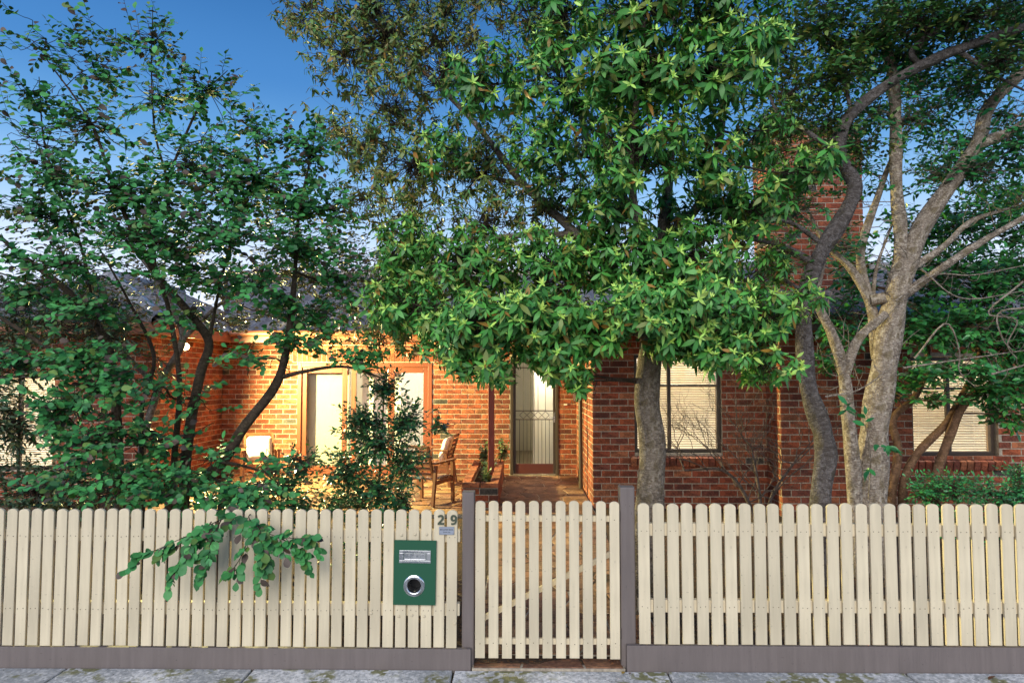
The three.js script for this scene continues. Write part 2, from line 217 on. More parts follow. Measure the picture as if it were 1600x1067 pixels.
{ // gate
  const gx0 = XL(743), gx1 = XL(966), gz = FZ - .02; const g = thing('picket_gate', V((gx0 + gx1) / 2, .06, gz), 'cream picket gate with diagonal brace between two mauve posts', 'gate'); const ox = (gx0 + gx1) / 2;
  const n = 11, w = .0595, pitch = (gx1 - gx0 - w) / (n - 1), h = .94;
  for (let i = 0; i < n; i++) { const m = mesh('picket', picketGeo(w, h, .019), creamMats[Math.floor(R() * 4)], g, V(gx0 + w / 2 + i * pitch - ox, rr(-.003, .003), 0)); m.rotation.z = rr(-.002, .002);
    for (const y of [.09, .83]) mesh('nail', new THREE.CylinderGeometry(.0028, .0028, .002, 6).rotateX(Math.PI / 2), mat.bronze, g, V(gx0 + w / 2 + i * pitch - ox + rr(-.004, .004), y + rr(-.005, .005), .0012)); }
  for (const y of [.075, .812]) mesh('rail', box(gx0 - ox, gx1 - ox, y, y + .035, -.045, -.021, .003), mat.cream, g);
  mesh('brace', bar(V(gx0 - ox + .03, .21, -.06), V(gx1 - ox - .03, .62, -.06), .032, .022), mat.cream, g);
  for (const y of [.12, .82]) mesh('hinge', box(gx1 - ox + .001, gx1 - ox + .006, y, y + .06, -.045, -.002), mat.dark, g);
}
const font = await new FontLoader().loadAsync('fonts/droid/droid_sans_bold.typeface.json');
function digit(ch, px, label) { const g = new TextGeometry(ch, { font, size: .058, depth: .004, curveSegments: 6, bevelEnabled: true, bevelSize: .0006, bevelThickness: .0006, bevelSegments: 1 }); g.computeBoundingBox(); g.translate(-(g.boundingBox.max.x + g.boundingBox.min.x) / 2, 0, 0); tag(mesh('house_number', g, M([.05, .065, .04], { roughness: .5 }), scene, V(XL(px), P(px, 819.5, 4.2).y, FZ + .002)), label, 'number'); }
digit('2', 690, 'dark green numeral 2 fixed on a picket top'); digit('9', 710, 'dark green numeral 9 fixed on the picket next to the mauve post');
{ // small plate
  const cv = document.createElement('canvas'); cv.width = 256; cv.height = 128; const c = cv.getContext('2d'); c.fillStyle = '#8d93a0'; c.fillRect(0, 0, 256, 128); c.fillStyle = '#14171c'; c.textAlign = 'center'; c.font = 'bold 34px sans-serif'; c.fillText('NO JUNK MAIL', 128, 56); c.font = 'bold 26px sans-serif'; c.fillText('Thank You', 128, 98);
  const t = new THREE.CanvasTexture(cv); t.colorSpace = THREE.SRGBColorSpace; const y = P(699, 829, 4.2).y; const pl = thing('notice_plate', V(XL(699), y, FZ + .002), 'small silver notice plate screwed on below the numerals', 'sign');
  mesh('plate', box(-.046, .046, -.024, .024, 0, .002), M([.3, .32, .36], { metalness: .6, roughness: .4 }), pl); mesh('print', new THREE.PlaneGeometry(.088, .044), M([1, 1, 1], { map: t, roughness: .5 }), pl, V(0, 0, .0032)); for (const s of [-1, 1]) mesh('screw', new THREE.CylinderGeometry(.003, .003, .002, 8).rotateX(Math.PI / 2), mat.chrome, pl, V(s * .041, -.017, .0035));
}
{ // letterbox
  const c = P(648, 894.5, 4.19); const L = thing('letterbox', V(c.x, c.y, FZ), 'dark green letterbox front with chrome slot and newspaper ring', 'letterbox'); const hw = .128, hh = .192;
  const ang = -.012; L.rotation.z = ang; const sh = new THREE.Shape(); sh.moveTo(-hw, -hh); sh.lineTo(hw, -hh); sh.lineTo(hw, hh); sh.lineTo(-hw, hh); const hole = new THREE.Path(); hole.absarc(-.002, -.077, .041, 0, Math.PI * 2); sh.holes.push(hole);
  mesh('front_panel', boxUV(new THREE.ExtrudeGeometry(sh, { depth: .008, bevelEnabled: true, bevelSize: .002, bevelThickness: .002, bevelOffset: -.002, bevelSegments: 1, curveSegments: 20 }).translate(0, 0, .006)), mat.green, L);
  mesh('box_body', merge([box(-.11, .11, -.17, -.16, -.3, -.02), box(-.11, .11, .16, .17, -.3, -.02), box(-.12, -.11, -.17, .17, -.3, -.02), box(.11, .12, -.17, .17, -.3, -.02), box(-.12, .12, -.17, .17, -.31, -.3)]), mat.green, L);
  const slot = mesh('slot_plate', merge([box(-.096, .096, .118, .134, .016, .021, .002), box(-.096, .096, .058, .074, .016, .021, .002), box(-.096, -.068, .074, .118, .016, .021, .002), box(.068, .096, .074, .118, .016, .021, .002)]), mat.chrome, L);
  mesh('flap', box(-.066, .066, .077, .116, .0165, .0185, .001), mat.chrome, slot); mesh('flap_edge', box(-.066, .066, .076, .081, .0185, .024, .002), mat.chrome, slot);
  const ring = []; for (const [r, z] of [[.040, -.1], [.0405, .017], [.043, .022], [.050, .0235], [.056, .0215], [.0635, .0205], [.065, .016], [.065, .014]]) ring.push(new THREE.Vector2(r, z)); mesh('newspaper_ring', new THREE.LatheGeometry(ring, 36).rotateX(Math.PI / 2), mat.chrome, L, V(-.002, -.077, 0)); mesh('tube_end', new THREE.CircleGeometry(.04, 24), mat.black, L, V(-.002, -.077, -.098));
  const bolt = new THREE.LatheGeometry([[0, .006], [.005, .0055], [.008, .003], [.009, 0]].map(a => new THREE.Vector2(...a)), 12).rotateX(Math.PI / 2);
  for (const [x, y] of [[629, 836], [650, 835], [668, 835], [626, 963], [646, 961], [665, 963], [583, 958], [712, 974]]) mesh('bolt', bolt, mat.cream, fl, V(XL(x) - fl.position.x, P(x, y, 4.2).y, 0));
}
// ---------------------------------------------------------------- house
const house = thing('brick_house', V(0, 0, 0), 'single storey red brick house behind the picket fence', 'house');
const ZD = -11.92, ZF = -9.19, ZG = -8.7, XR = .95, XG = 3.27, XW = -5.25, ZW = -9.6, WH = 2.5;
const X1 = V(1, 0, 0), Z1 = V(0, 0, 1), FL = .085;
const visX = c => 1 / c.length();
const sd = { a: -3.93, b: -1.56, y1: 2.02 }, dr = { a: -.20, b: .645, y1: 2.12 };
const W1 = { a: 1.51, b: 2.68, y0: .75, y1: 2.07 }, W2 = { a: 4.92, b: 5.99, y0: .77, y1: 2.02 }, W3 = { a: -7.7, b: -6.62, y0: .45, y1: 1.8 };
// only what shows largest: score by place
brickWall(house, 'porch_wall', { p0: V(XW, 0, ZD), u: X1, n: Z1, L: XR - XW, H: WH, open: [{ a: sd.a - XW, b: sd.b - XW, y0: 0, y1: sd.y1 }, { a: dr.a - XW, b: dr.b - XW, y0: 0, y1: dr.y1 }], soldier: [], vis: c => (c.x > -1.6 ? 3 : c.x < -3.9 && c.y > 1.2 ? 2 : 1) - Math.abs(c.y - 1.4) * .4 });
brickWall(house, 'return_wall', { p0: V(XR, 0, ZD - .15), u: V(0, 0, 1), n: V(-1, 0, 0), L: -ZD + ZF + .125, H: WH, vis: c => c.z });
brickWall(house, 'front_wall', { p0: V(XR, 0, ZF), u: X1, n: Z1, L: XG - XR, H: WH, open: [{ a: W1.a - XR, b: W1.b - XR, y0: W1.y0, y1: W1.y1 }], vis: c => -Math.abs(c.y - 1.1) });
brickWall(house, 'step_wall', { p0: V(XG, 0, ZF - .15), u: V(0, 0, 1), n: V(-1, 0, 0), L: ZG - ZF + .125, H: WH, vis: c => c.y });
brickWall(house, 'side_room_wall', { p0: V(XG, 0, ZG), u: X1, n: Z1, L: 4.6, H: WH, open: [{ a: W2.a - XG, b: W2.b - XG, y0: W2.y0, y1: W2.y1 }], vis: c => -Math.abs(c.y - 1.0) - Math.abs(c.x - 4.5) * .3 });
brickWall(house, 'wing_side_wall', { p0: V(XW, 0, ZW - .03), u: V(0, 0, -1), n: V(1, 0, 0), L: -ZD + ZW + .12, H: WH, vis: c => c.z, limit: 120 });
brickWall(house, 'wing_front_wall', { p0: V(-9.2, 0, ZW), u: X1, n: Z1, L: 9.2 + XW, H: WH, open: [{ a: W3.a + 9.2, b: W3.b + 9.2, y0: W3.y0, y1: W3.y1 }], vis: c => c.x, limit: 120 });
{ // soldier course over the sliding door, proud of the wall
  const s = new THREE.Group(); s.name = 'soldier_course'; house.add(s); const g = [0, 1, 2, 3].map(v => brickGeo(BH, BL, .022, v));
  mesh('mortar', box(sd.a - .1, sd.b + .1, sd.y1 + .006, sd.y1 + .25, ZD - .02, ZD + .002), mat.mortar, s);
  for (let x = sd.a - .09; x < sd.b + .05; x += CO) mesh('brick', g[Math.floor(R() * 4)], brickMats[pickBrick()], s, V(x + BH / 2, sd.y1 + .13, ZD - .002));
}
// window builder (opening in a wall facing +z)
function windowUnit(w, z, o) {
  const g = new THREE.Group(); g.name = 'window'; g.position.set(0, 0, z); house.add(g); const fz0 = -.13, fz1 = -.07, t = .05;
  mesh('frame', merge([box(w.a + .004, w.b - .004, w.y0 + .004, w.y0 + t, fz0, fz1, .004), box(w.a + .004, w.b - .004, w.y1 - t, w.y1 - .004, fz0, fz1, .004), box(w.a + .004, w.a + t, w.y0 + t, w.y1 - t, fz0, fz1, .004), box(w.b - t, w.b - .004, w.y0 + t, w.y1 - t, fz0, fz1, .004)]), o.frame, g);
  for (const x of o.mull) mesh('mullion', box(x - .022, x + .022, w.y0 + t, w.y1 - t, fz0 + .004, fz1 + .004, .004), o.frame, g);
  if (o.trans) mesh('transom', box(w.a + t, w.b - t, o.trans - .014, o.trans + .014, fz0 + .008, fz1 - .002, .003), o.frame, g);
  const xs = [w.a + t, ...o.mull, w.b - t]; for (let i = 0; i < xs.length - 1; i++) mesh('pane', box(xs[i] + (i ? .022 : 0), xs[i + 1] - (i < xs.length - 2 ? .022 : 0), w.y0 + t, w.y1 - t, -.102, -.1), mat.glass, g);
  const sl = []; for (let y = w.y0 + .06; y < w.y1 - .03; y += .032) { const b = boxUV(new THREE.BoxGeometry(w.b - w.a - .09, .0014, .027)); b.rotateX(.72 + rr(-.05, .05)).translate((w.a + w.b) / 2, y, -.17); sl.push(b); } for (const x of [w.a + .18, w.b - .18]) sl.push(box(x - .001, x + .001, w.y0 + .06, w.y1 - .05, -.186, -.184)); mesh('blind', merge(sl), mat.blind, g);
  if (o.sill) { // sloping brick-on-edge sill
    mesh('sill_bed', box(w.a - .05, w.b + .05, w.y0 - .16, w.y0 - .045, -.1, .012), mat.mortar, g);
    const bg = [0, 1, 2, 3].map(v => brickGeo(BH, .11, .2, v)); for (let x = w.a - .06; x < w.b + .03; x += CO) { const b = mesh('sill_brick', bg[Math.floor(R() * 4)], brickMats[Math.floor(R() * 7)], g, V(x + BH / 2, w.y0 - .085, -.025)); b.rotation.x = .26; }
  }
}
windowUnit(W1, ZF, { frame: mat.bronze, mull: [1.99], trans: 1.65, sill: true });
windowUnit(W2, ZG, { frame: mat.bronze, mull: [5.42], trans: 1.62, sill: true });
windowUnit(W3, ZW, { frame: mat.bronze, mull: [-7.16], sill: false });
{ // sliding glass door, brown timber
  const g = new THREE.Group(); g.name = 'sliding_door'; g.position.set(0, 0, ZD); house.add(g); const { a, b, y1 } = sd; const y0 = FL;
  mesh('frame', merge([box(a + .003, a + .075, y0, y1 - .003, -.14, .012, .006), box(b - .075, b - .003, y0, y1 - .003, -.14, .012, .006), box(a + .075, b - .075, y1 - .08, y1 - .003, -.14, .012, .006)]), mat.timber, g);
  mesh('sill', box(a - .04, b + .04, .03, y0 - .003, -.15, .1, .006), M([.42, .13, .05], { roughness: .5, map: T.stone }), g);
  const pan = [[a + .075, a + .87, -.04], [a + .93, a + 1.66, -.1], [a + 1.62, b - .075, -.04]];
  for (const [p0, p1, z] of pan) { const q = new THREE.Group(); const s = .085; mesh('panel_frame', merge([box(p0, p0 + s, y0, y1 - .08, z - .02, z + .02, .004), box(p1 - s, p1, y0, y1 - .08, z - .02, z + .02, .004), box(p0 + s, p1 - s, y0, y0 + .14, z - .02, z + .02, .004), box(p0 + s, p1 - s, y1 - .18, y1 - .08, z - .02, z + .02, .004)]), mat.timber, g); mesh('pane', box(p0 + s, p1 - s, y0 + .14, y1 - .18, z - .003, z + .003), mat.glass, g); }
  mesh('roller_blind', box(a + .1, a + .86, y0 + .1, y1 - .1, -.2, -.198), new THREE.MeshPhysicalMaterial({ color: C(.42, .4, .32), transmission: .2, thickness: 0, roughness: 1 }), g);
  mesh('handle', box(pan[1][0] + .03, pan[1][0] + .05, 1.0, 1.2, -.08, -.055, .004), mat.dark, g);
}
{ // security screen door
  const g = new THREE.Group(); g.name = 'security_door'; g.position.set(0, 0, ZD); house.add(g); const { a, b, y1 } = dr, y0 = .075, z0 = -.06, z1 = -.02;
  mesh('door_frame', merge([box(a + .003, a + .05, y0, y1 - .003, -.12, .01, .005), box(b - .05, b - .003, y0, y1 - .003, -.12, .01, .005), box(a + .05, b - .05, y1 - .05, y1 - .003, -.12, .01, .005)]), mat.bronze, g);
  const i0 = a + .054, i1 = b - .054, s = .045; mesh('leaf_frame', merge([box(i0, i0 + s, y0 + .02, y1 - .055, z0, z1, .004), box(i1 - s, i1, y0 + .02, y1 - .055, z0, z1, .004), box(i0 + s, i1 - s, y1 - .1, y1 - .055, z0, z1, .004)]), mat.dark, g);
  mesh('kick_panel', box(i0 + s, i1 - s, y0 + .02, y0 + .19, z0 + .008, z1 - .006, .003), M([.075, .018, .012], { roughness: .35 }), g);
  const yA = 1.03, yB = 1.18, zz = (z0 + z1) / 2, c0 = i0 + s, c1 = i1 - s; for (const y of [yA, yB, 1.93]) mesh('cross_bar', box(c0, c1, y - .009, y + .009, zz - .009, zz + .009, .002), mat.dark, g);
  const barG = (h) => new THREE.CylinderGeometry(.0055, .0055, h, 6); const lo = barG(yA - y0 - .19), up = barG(y1 - .1 - yB);
  for (let i = 1; i <= 9; i++) mesh('bar', lo, mat.dark, g, V(c0 + (c1 - c0) * i / 10, (yA + y0 + .19) / 2, zz)); for (let i = 1; i <= 4; i++) mesh('bar', up, mat.dark, g, V(c0 + (c1 - c0) * i / 5, (y1 - .1 + yB) / 2, zz));
  for (let i = 0; i < 4; i++) { const cx = c0 + (c1 - c0) * (i + 1) / 5, h = (yB - yA) / 2 - .012, cy = (yA + yB) / 2, k = (c1 - c0) / 10; const q = [V(cx - k, cy, zz), V(cx, cy + h, zz), V(cx + k, cy, zz), V(cx, cy - h, zz)]; mesh('diamond', merge(q.map((p, j) => bar(p, q[(j + 1) % 4], .008, .008))), mat.dark, g); }
  mesh('handle', merge([box(c1 + .01, c1 + .035, .98, 1.16, z1, z1 + .012, .003), box(c1 - .07, c1 + .03, 1.06, 1.075, z1 + .03, z1 + .042, .004), box(c1 + .015, c1 + .03, 1.06, 1.075, z1 + .01, z1 + .04)]), mat.chrome, g);
  mesh('threshold', box(a - .02, b + .02, .03, y0 - .003, -.2, .07, .004), M([.5, .42, .3], { roughness: .6, map: T.stone }), g);
}
// interior shells with thickness
function room(name, x0, x1, z0, z1, h, floorMat, wallMat = mat.plaster) { const g = new THREE.Group(); g.name = name; house.add(g); const t = .08; // z1 = front (open towards the wall)
  mesh('room_floor', box(x0, x1, -.02, FL - .02, z0, z1), floorMat, g); mesh('room_ceiling', box(x0 - t, x1 + t, h, h + t, z0 - t, z1), mat.plaster, g);
  mesh('room_wall', merge([box(x0 - t, x0, -.02, h, z0, z1), box(x1, x1 + t, -.02, h, z0, z1), box(x0 - t, x1 + t, -.02, h, z0 - t, z0)]), wallMat, g); return g; }
function ceilingLamp(parent, x, y, z, I, col) { const g = mesh('ceiling_lamp', new THREE.SphereGeometry(.07, 16, 10), new THREE.MeshStandardMaterial({ color: 0xffffff, emissive: C(...col), emissiveIntensity: 2 }), parent, V(x, y, z)); const l = new THREE.PointLight(C(...col), I); l.castShadow = true; l.shadow.radius = 3; l.position.set(0, 0, 0); g.add(l); }
const warm = [1, .93, .78], tan = M([.3, .22, .14], { roughness: .9 });
const r1 = room('front_room', 1.25, 4.0, -12.6, ZF - .205, 2.42, mat.carpet, tan); ceilingLamp(r1, 2.3, 2.1, -10.3, 11, warm);
const r2 = room('side_room', 4.15, 7.7, -11.8, ZG - .205, 2.42, mat.carpet, tan); ceilingLamp(r2, 5.4, 2.1, -9.9, 11, warm);
const r3 = room('wing_room', -9.0, -5.5, -11.5, ZW - .205, 2.42, mat.carpet, tan); ceilingLamp(r3, -7.0, 2.0, -10.7, 11, warm);
const r4 = room('living_room', -4.8, -.45, -15.5, ZD - .205, 2.42, mat.carpet); ceilingLamp(r4, -2.4, 2.15, -13.6, 5, [1, .9, .74]);
const r5 = room('hallway', -.3, .85, -16.0, ZD - .205, 2.42, mat.carpet); ceilingLamp(r5, .45, 2.25, -12.4, 2.2, [1, .92, .8]);
{ // inner door standing open, shelf unit in the living room
  const g = new THREE.Group(); g.name = 'inner_door'; g.position.set(.22, FL, ZD - .5); g.rotation.y = .95; house.add(g);
  mesh('door_leaf', box(0, .78, .005, 2.03, -.02, .02, .004), mat.white, g); mesh('lock', merge([box(.68, .71, 1.55, 1.75, .02, .03, .003)]), mat.chrome, g); mesh('knob', new THREE.SphereGeometry(.028, 14, 10), mat.bronze, g, V(.7, 1.42, .05));
  mesh('wall_panel', box(-3.0, -1.2, FL, 2.0, -15.4, -15.3, .004), mat.white, r4); mesh('sheer_curtain', box(-2.9, -2.2, .1, 1.95, ZD - .5, ZD - .497), mat.white, r4);
}
// eaves, fascia, roofs
function roofPlane(parent, pts, list) { // pts: eave a, eave b, ridge c, ridge d (quad, outward up) tiled
  const [a, b, c, d] = pts; const u = b.clone().sub(a).normalize(), nrm = b.clone().sub(a).cross(d.clone().sub(a)).normalize(); const s = nrm.clone().cross(u).normalize(); const L = a.distanceTo(b), H = Math.abs(c.clone().sub(a).dot(s)); const du0 = d.clone().sub(a).dot(u), cu = c.clone().sub(a).dot(u);
  const q = new THREE.Quaternion().setFromRotationMatrix(new THREE.Matrix4().makeBasis(u, nrm, s.clone().negate())).multiply(new THREE.Quaternion().setFromAxisAngle(V(1, 0, 0), .06));
  for (let y = 0, r = 0; y < H - .1; y += .3, r++) { const x0 = du0 * (y / H), x1 = L + (cu - L) * (y / H); for (let x = Math.floor(x0 / .25) * .25; x < x1 - .05; x += .25) { if (x < x0 - .06) continue; const p = a.clone().addScaledVector(u, x + .125).addScaledVector(s, y + .15).addScaledVector(nrm, .02); list.push({ g: tileGeo, m: new THREE.Matrix4().compose(p, q, V(1, 1, 1)), k: R() < .5 ? 0 : 1, s: 1 / p.length() }); } }
  const g = new THREE.BufferGeometry(); const th = nrm.clone().multiplyScalar(-.06); const v = [a, b, c, d, ...[a, b, c, d].map(x => x.clone().add(th))].flatMap(x => [x.x, x.y, x.z]); g.setAttribute('position', new THREE.Float32BufferAttribute(v, 3)); g.setIndex([0, 1, 2, 0, 2, 3, 6, 5, 4, 7, 6, 4, 0, 4, 5, 0, 5, 1, 1, 5, 6, 1, 6, 2, 2, 6, 7, 2, 7, 3, 3, 7, 4, 3, 4, 0]); const n = g.toNonIndexed(); n.computeVertexNormals(); return boxUV(n);
}
const tileGeo = (() => { const s = [], N = 8; const sh = new THREE.Shape(); const f = t => .018 * Math.sin(t * Math.PI * 2); sh.moveTo(-.127, f(0)); for (let i = 1; i <= N; i++) sh.lineTo(-.127 + .254 * i / N, f(i / N)); for (let i = N; i >= 0; i--) sh.lineTo(-.127 + .254 * i / N, f(i / N) - .014); return boxUV(new THREE.ExtrudeGeometry(sh, { depth: .34, bevelEnabled: false }).translate(0, 0, -.17)); })();
function roof(name, planes, ridges) { const g = new THREE.Group(); g.name = name; house.add(g); const list = [], deck = planes.map(p => roofPlane(g, p, list)); mesh('roof_deck', merge(deck), mat.bronze, g); pieces(g, 'tile', list, [mat.tileA, mat.tileB], 120); ridges.forEach(([a, b]) => { const n = Math.ceil(a.distanceTo(b) / .4); for (let i = 0; i < n; i++) { const p = a.clone().lerp(b, i / n), q = a.clone().lerp(b, (i + 1.06) / n); mesh('ridge_tile', tube([p, q], [.11, .125], 10, .5), mat.tileB, g); } }); }
const fasciaMat = M([.30, .10, .045], { map: T.wood, roughness: .5 });
{
  const e = 2.52; // wing roof: hip with ridge running back
  const x0 = -9.5, x1 = -4.93, z0 = -9.2, z1 = -14, xm = -7.1, h = 3.5;
  roof('wing_roof', [[V(x0, e, z0), V(x1, e, z0), V(xm, h, z0 - 2.4), V(xm, h, z0 - 2.4)], [V(x1, e, z0), V(x1, e, z1), V(xm, h, z1), V(xm, h, z0 - 2.4)]], [[V(xm, h, z0 - 2.4), V(xm, h, z1)], [V(x1, e, z0), V(xm, h, z0 - 2.4)]]);
  mesh('fascia', merge([box(x0, x1, e - .17, e - .01, z0 + .001, z0 + .022), box(x1 - .022, x1 - .001, e - .17, e - .01, ZD + .42, z0)]), fasciaMat, house); mesh('soffit', merge([box(x0, x1 - .03, e - .15, e - .135, ZW + .002, z0), box(XW + .003, x1 - .03, e - .15, e - .136, ZD + .4, ZW)]), M([.5, .33, .2], { roughness: .8 }), house);
  // main roof
  roof('main_roof', [[V(-4.95, e, ZD + .42), V(1.3, e, ZD + .42), V(3, 4.15, -15.8), V(-7.2, 4.15, -15.8)]], [[V(-7.2, 4.15, -15.8), V(3, 4.15, -15.8)]]);
  mesh('fascia', box(-4.92, .9, e - .17, e - .01, ZD + .421, ZD + .442), fasciaMat, house); mesh('gutter', tube([V(-4.92, e - .02, ZD + .5), V(.9, e - .02, ZD + .5)], [.05, .05], 8, 3), fasciaMat, house); mesh('soffit', box(-4.92, .9, e - .15, e - .135, ZD + .003, ZD + .42), M([.5, .33, .2], { roughness: .8 }), house);
  // right roof
  const rx0 = .62, rx1 = 8.4, rz = ZG + .4, ey = 2.5; roof('front_roof', [[V(rx0, ey, rz), V(rx1, ey, rz), V(rx1, 3.6, -11.6), V(rx0 + 2.6, 3.6, -11.6)], [V(rx0, ey, -14), V(rx0, ey, rz), V(rx0 + 2.6, 3.6, -11.6), V(rx0 + 2.6, 3.6, -14)]], [[V(rx0 + 2.6, 3.6, -11.6), V(rx1, 3.6, -11.6)], [V(rx0, ey, rz), V(rx0 + 2.6, 3.6, -11.6)]]);
  mesh('fascia', merge([box(rx0, rx1, ey - .17, ey - .01, rz + .001, rz + .022), box(rx0 + .001, rx0 + .022, ey - .17, ey - .01, -11.4, rz)]), M([.07, .05, .04], { roughness: .5 }), house); mesh('gutter', tube([V(rx0, ey - .02, rz + .08), V(rx1, ey - .02, rz + .08)], [.055, .055], 8, 3), mat.dark, house); mesh('soffit', box(rx0 + .03, rx1, ey - .15, ey - .135, ZF + .003, rz), M([.3, .27, .22], { roughness: .8 }), house);
  // porch roof carried by the post
  mesh('porch_beam', box(-.75, .9, 2.34, 2.52, -10.06, -9.97, .004), fasciaMat, house); mesh('porch_ceiling', box(-.75, .94, 2.535, 2.57, ZD + .55, -9.95), mat.bronze, house);
  const post = new THREE.Group(); post.name = 'porch_post'; house.add(post); mesh('shaft', box(-.49, -.4, .34, 2.338, -10.06, -9.97, .008), M([.26, .04, .022], { roughness: .5, map: T.wood }), post); mesh('stirrup', box(-.452, -.438, .1, .36, -10.03, -10.0), mat.chrome, post);
}
{ // chimney
  const x0 = 3.56, x1 = 4.93, z = -9.8, y0 = 2.55, h = 2.76; const c = new THREE.Group(); c.name = 'chimney'; house.add(c);
  const q = brickWall(house, 'chimney', { p0: V(x0, y0, z), u: X1, n: Z1, L: x1 - x0, H: h, th: .58, vis: a => a.y, limit: 200 }); house.remove(c);
  const side = brickWall(house, 'chimney_side', { p0: V(x0, y0, z - .6), u: V(0, 0, 1), n: V(-1, 0, 0), L: .575, H: h, th: .05, vis: a => a.y, limit: 90 });
  mesh('chimney_cap', box(x0 - .05, x1 + .05, y0 + h, y0 + h + .07, z - .65, z + .05, .012), M([.05, .045, .045], { roughness: .9 }), q);
  mesh('flue_pipe', new THREE.LatheGeometry([[.075, 0], [.075, .16], [.11, .17], [.115, .22], [.09, .235], [.09, .25], [0, .26]].map(a => new THREE.Vector2(...a)), 18), M([.14, .14, .15], { roughness: .45, metalness: .7 }), q, V(x0 + .1, y0 + h + .07, z - .2));
}
tag(mesh('meter_box', box(-.09, .012, 1.37, 1.76, -.26, .26, .006), M([.05, .018, .014], { roughness: .5 }), scene, V(XR - .006, 0, -11.15)), 'dark brown meter box on the lamplit return wall beside the door', 'meter box');
mesh('downpipe', tube([V(XR - .045, 2.42, -10.55), V(XR - .045, .07, -10.55)], [.032, .032], 10, 1), mat.bronze, house);
tag(mesh('doorbell', box(-.03, .03, -.014, .014, -.002, .018, .004), mat.white, scene, V(.765, 1.29, ZD)), 'small white doorbell button on bricks right of the security door', 'doorbell');
{ // flood lamp on the wing's side wall
  const p = V(XW, 2.24, -10.2); const g = thing('flood_lamp', p, 'lit flood lamp on the left wing wall under the eave', 'lamp');
  mesh('bracket', new THREE.CylinderGeometry(.04, .04, .03, 14).rotateZ(Math.PI / 2), mat.white, g, V(.016, .02, 0)); mesh('arm', tube([V(.02, .02, 0), V(.08, .03, .01), V(.1, .0, .02)], [.012, .012], 8, .02), mat.white, g);
  const h = mesh('lamp_holder', new THREE.LatheGeometry([[0, 0], [.03, 0], [.035, .05], [.055, .1], [.057, .105]].map(a => new THREE.Vector2(...a)), 18), mat.white, g, V(.1, .0, .02)); const dir = V(.9, -.18, .08).normalize(); h.quaternion.setFromUnitVectors(V(0, 1, 0), dir);
  const b = mesh('bulb', new THREE.SphereGeometry(.052, 18, 12), new THREE.MeshStandardMaterial({ color: 0xffffff, emissive: C(1, .78, .4), emissiveIntensity: 9 }), g, V(.1, 0, .02).addScaledVector(dir, .105));
  const l = new THREE.SpotLight(C(1, .86, .34), 200, 0, 1.52, .5); l.shadow.radius = 2.4; l.castShadow = true; l.position.copy(V(.1, 0, .02).addScaledVector(dir, .165)); l.target.position.copy(l.position).add(V(1, -.25, .05)); g.add(l, l.target);
}
{ // planter
  const x0 = -.78, x1 = -.3, z0 = -11.7, z1 = -8.9, h = .344; const g = thing('brick_planter', V((x0 + x1) / 2, .065, z1), 'low brick planter box with capping beside the porch path', 'planter'); const dx = -(x0 + x1) / 2, dz = -z1; const loc = V(dx, -.065, dz);
  const add = (n, o) => { o.p0.add(loc); brickWall(g, n, o); };
  add('planter_front', { p0: V(x0, .065, z1), u: X1, n: Z1, L: x1 - x0, H: .262, th: .1 }); add('planter_side', { p0: V(x1, .065, z1 - .023), u: V(0, 0, -1), n: V(1, 0, 0), L: z1 - z0 - .05, H: .262, th: .1 }); add('planter_side', { p0: V(x0, .065, z0 + .03), u: V(0, 0, 1), n: V(-1, 0, 0), L: z1 - z0 - .055, H: .262, th: .1 });
  const gs = [0, 1, 2, 3].map(v => brickGeo(BL, .06, .11, v)); for (const x of [x0 + .055, x1 - .055]) for (let z = z1 - .13; z > z0 + .1; z -= .24) { const b = mesh('coping_brick', gs[Math.floor(R() * 4)], brickMats[[2, 4, 6][Math.floor(R() * 3)]], g, V(x + dx, .296, z + dz)); b.rotation.y = Math.PI / 2; }
  for (const x of [x0 + .117, x1 - .117]) mesh('coping_brick', gs[1], brickMats[6], g, V(x + dx, .298, z1 - .06 + dz)).rotation.y = 0;
  mesh('potting_soil', box(x0 + .1 + dx, x1 - .1 + dx, 0, .2, z0 + dz, z1 - .1 + dz), mat.soil, g);
}
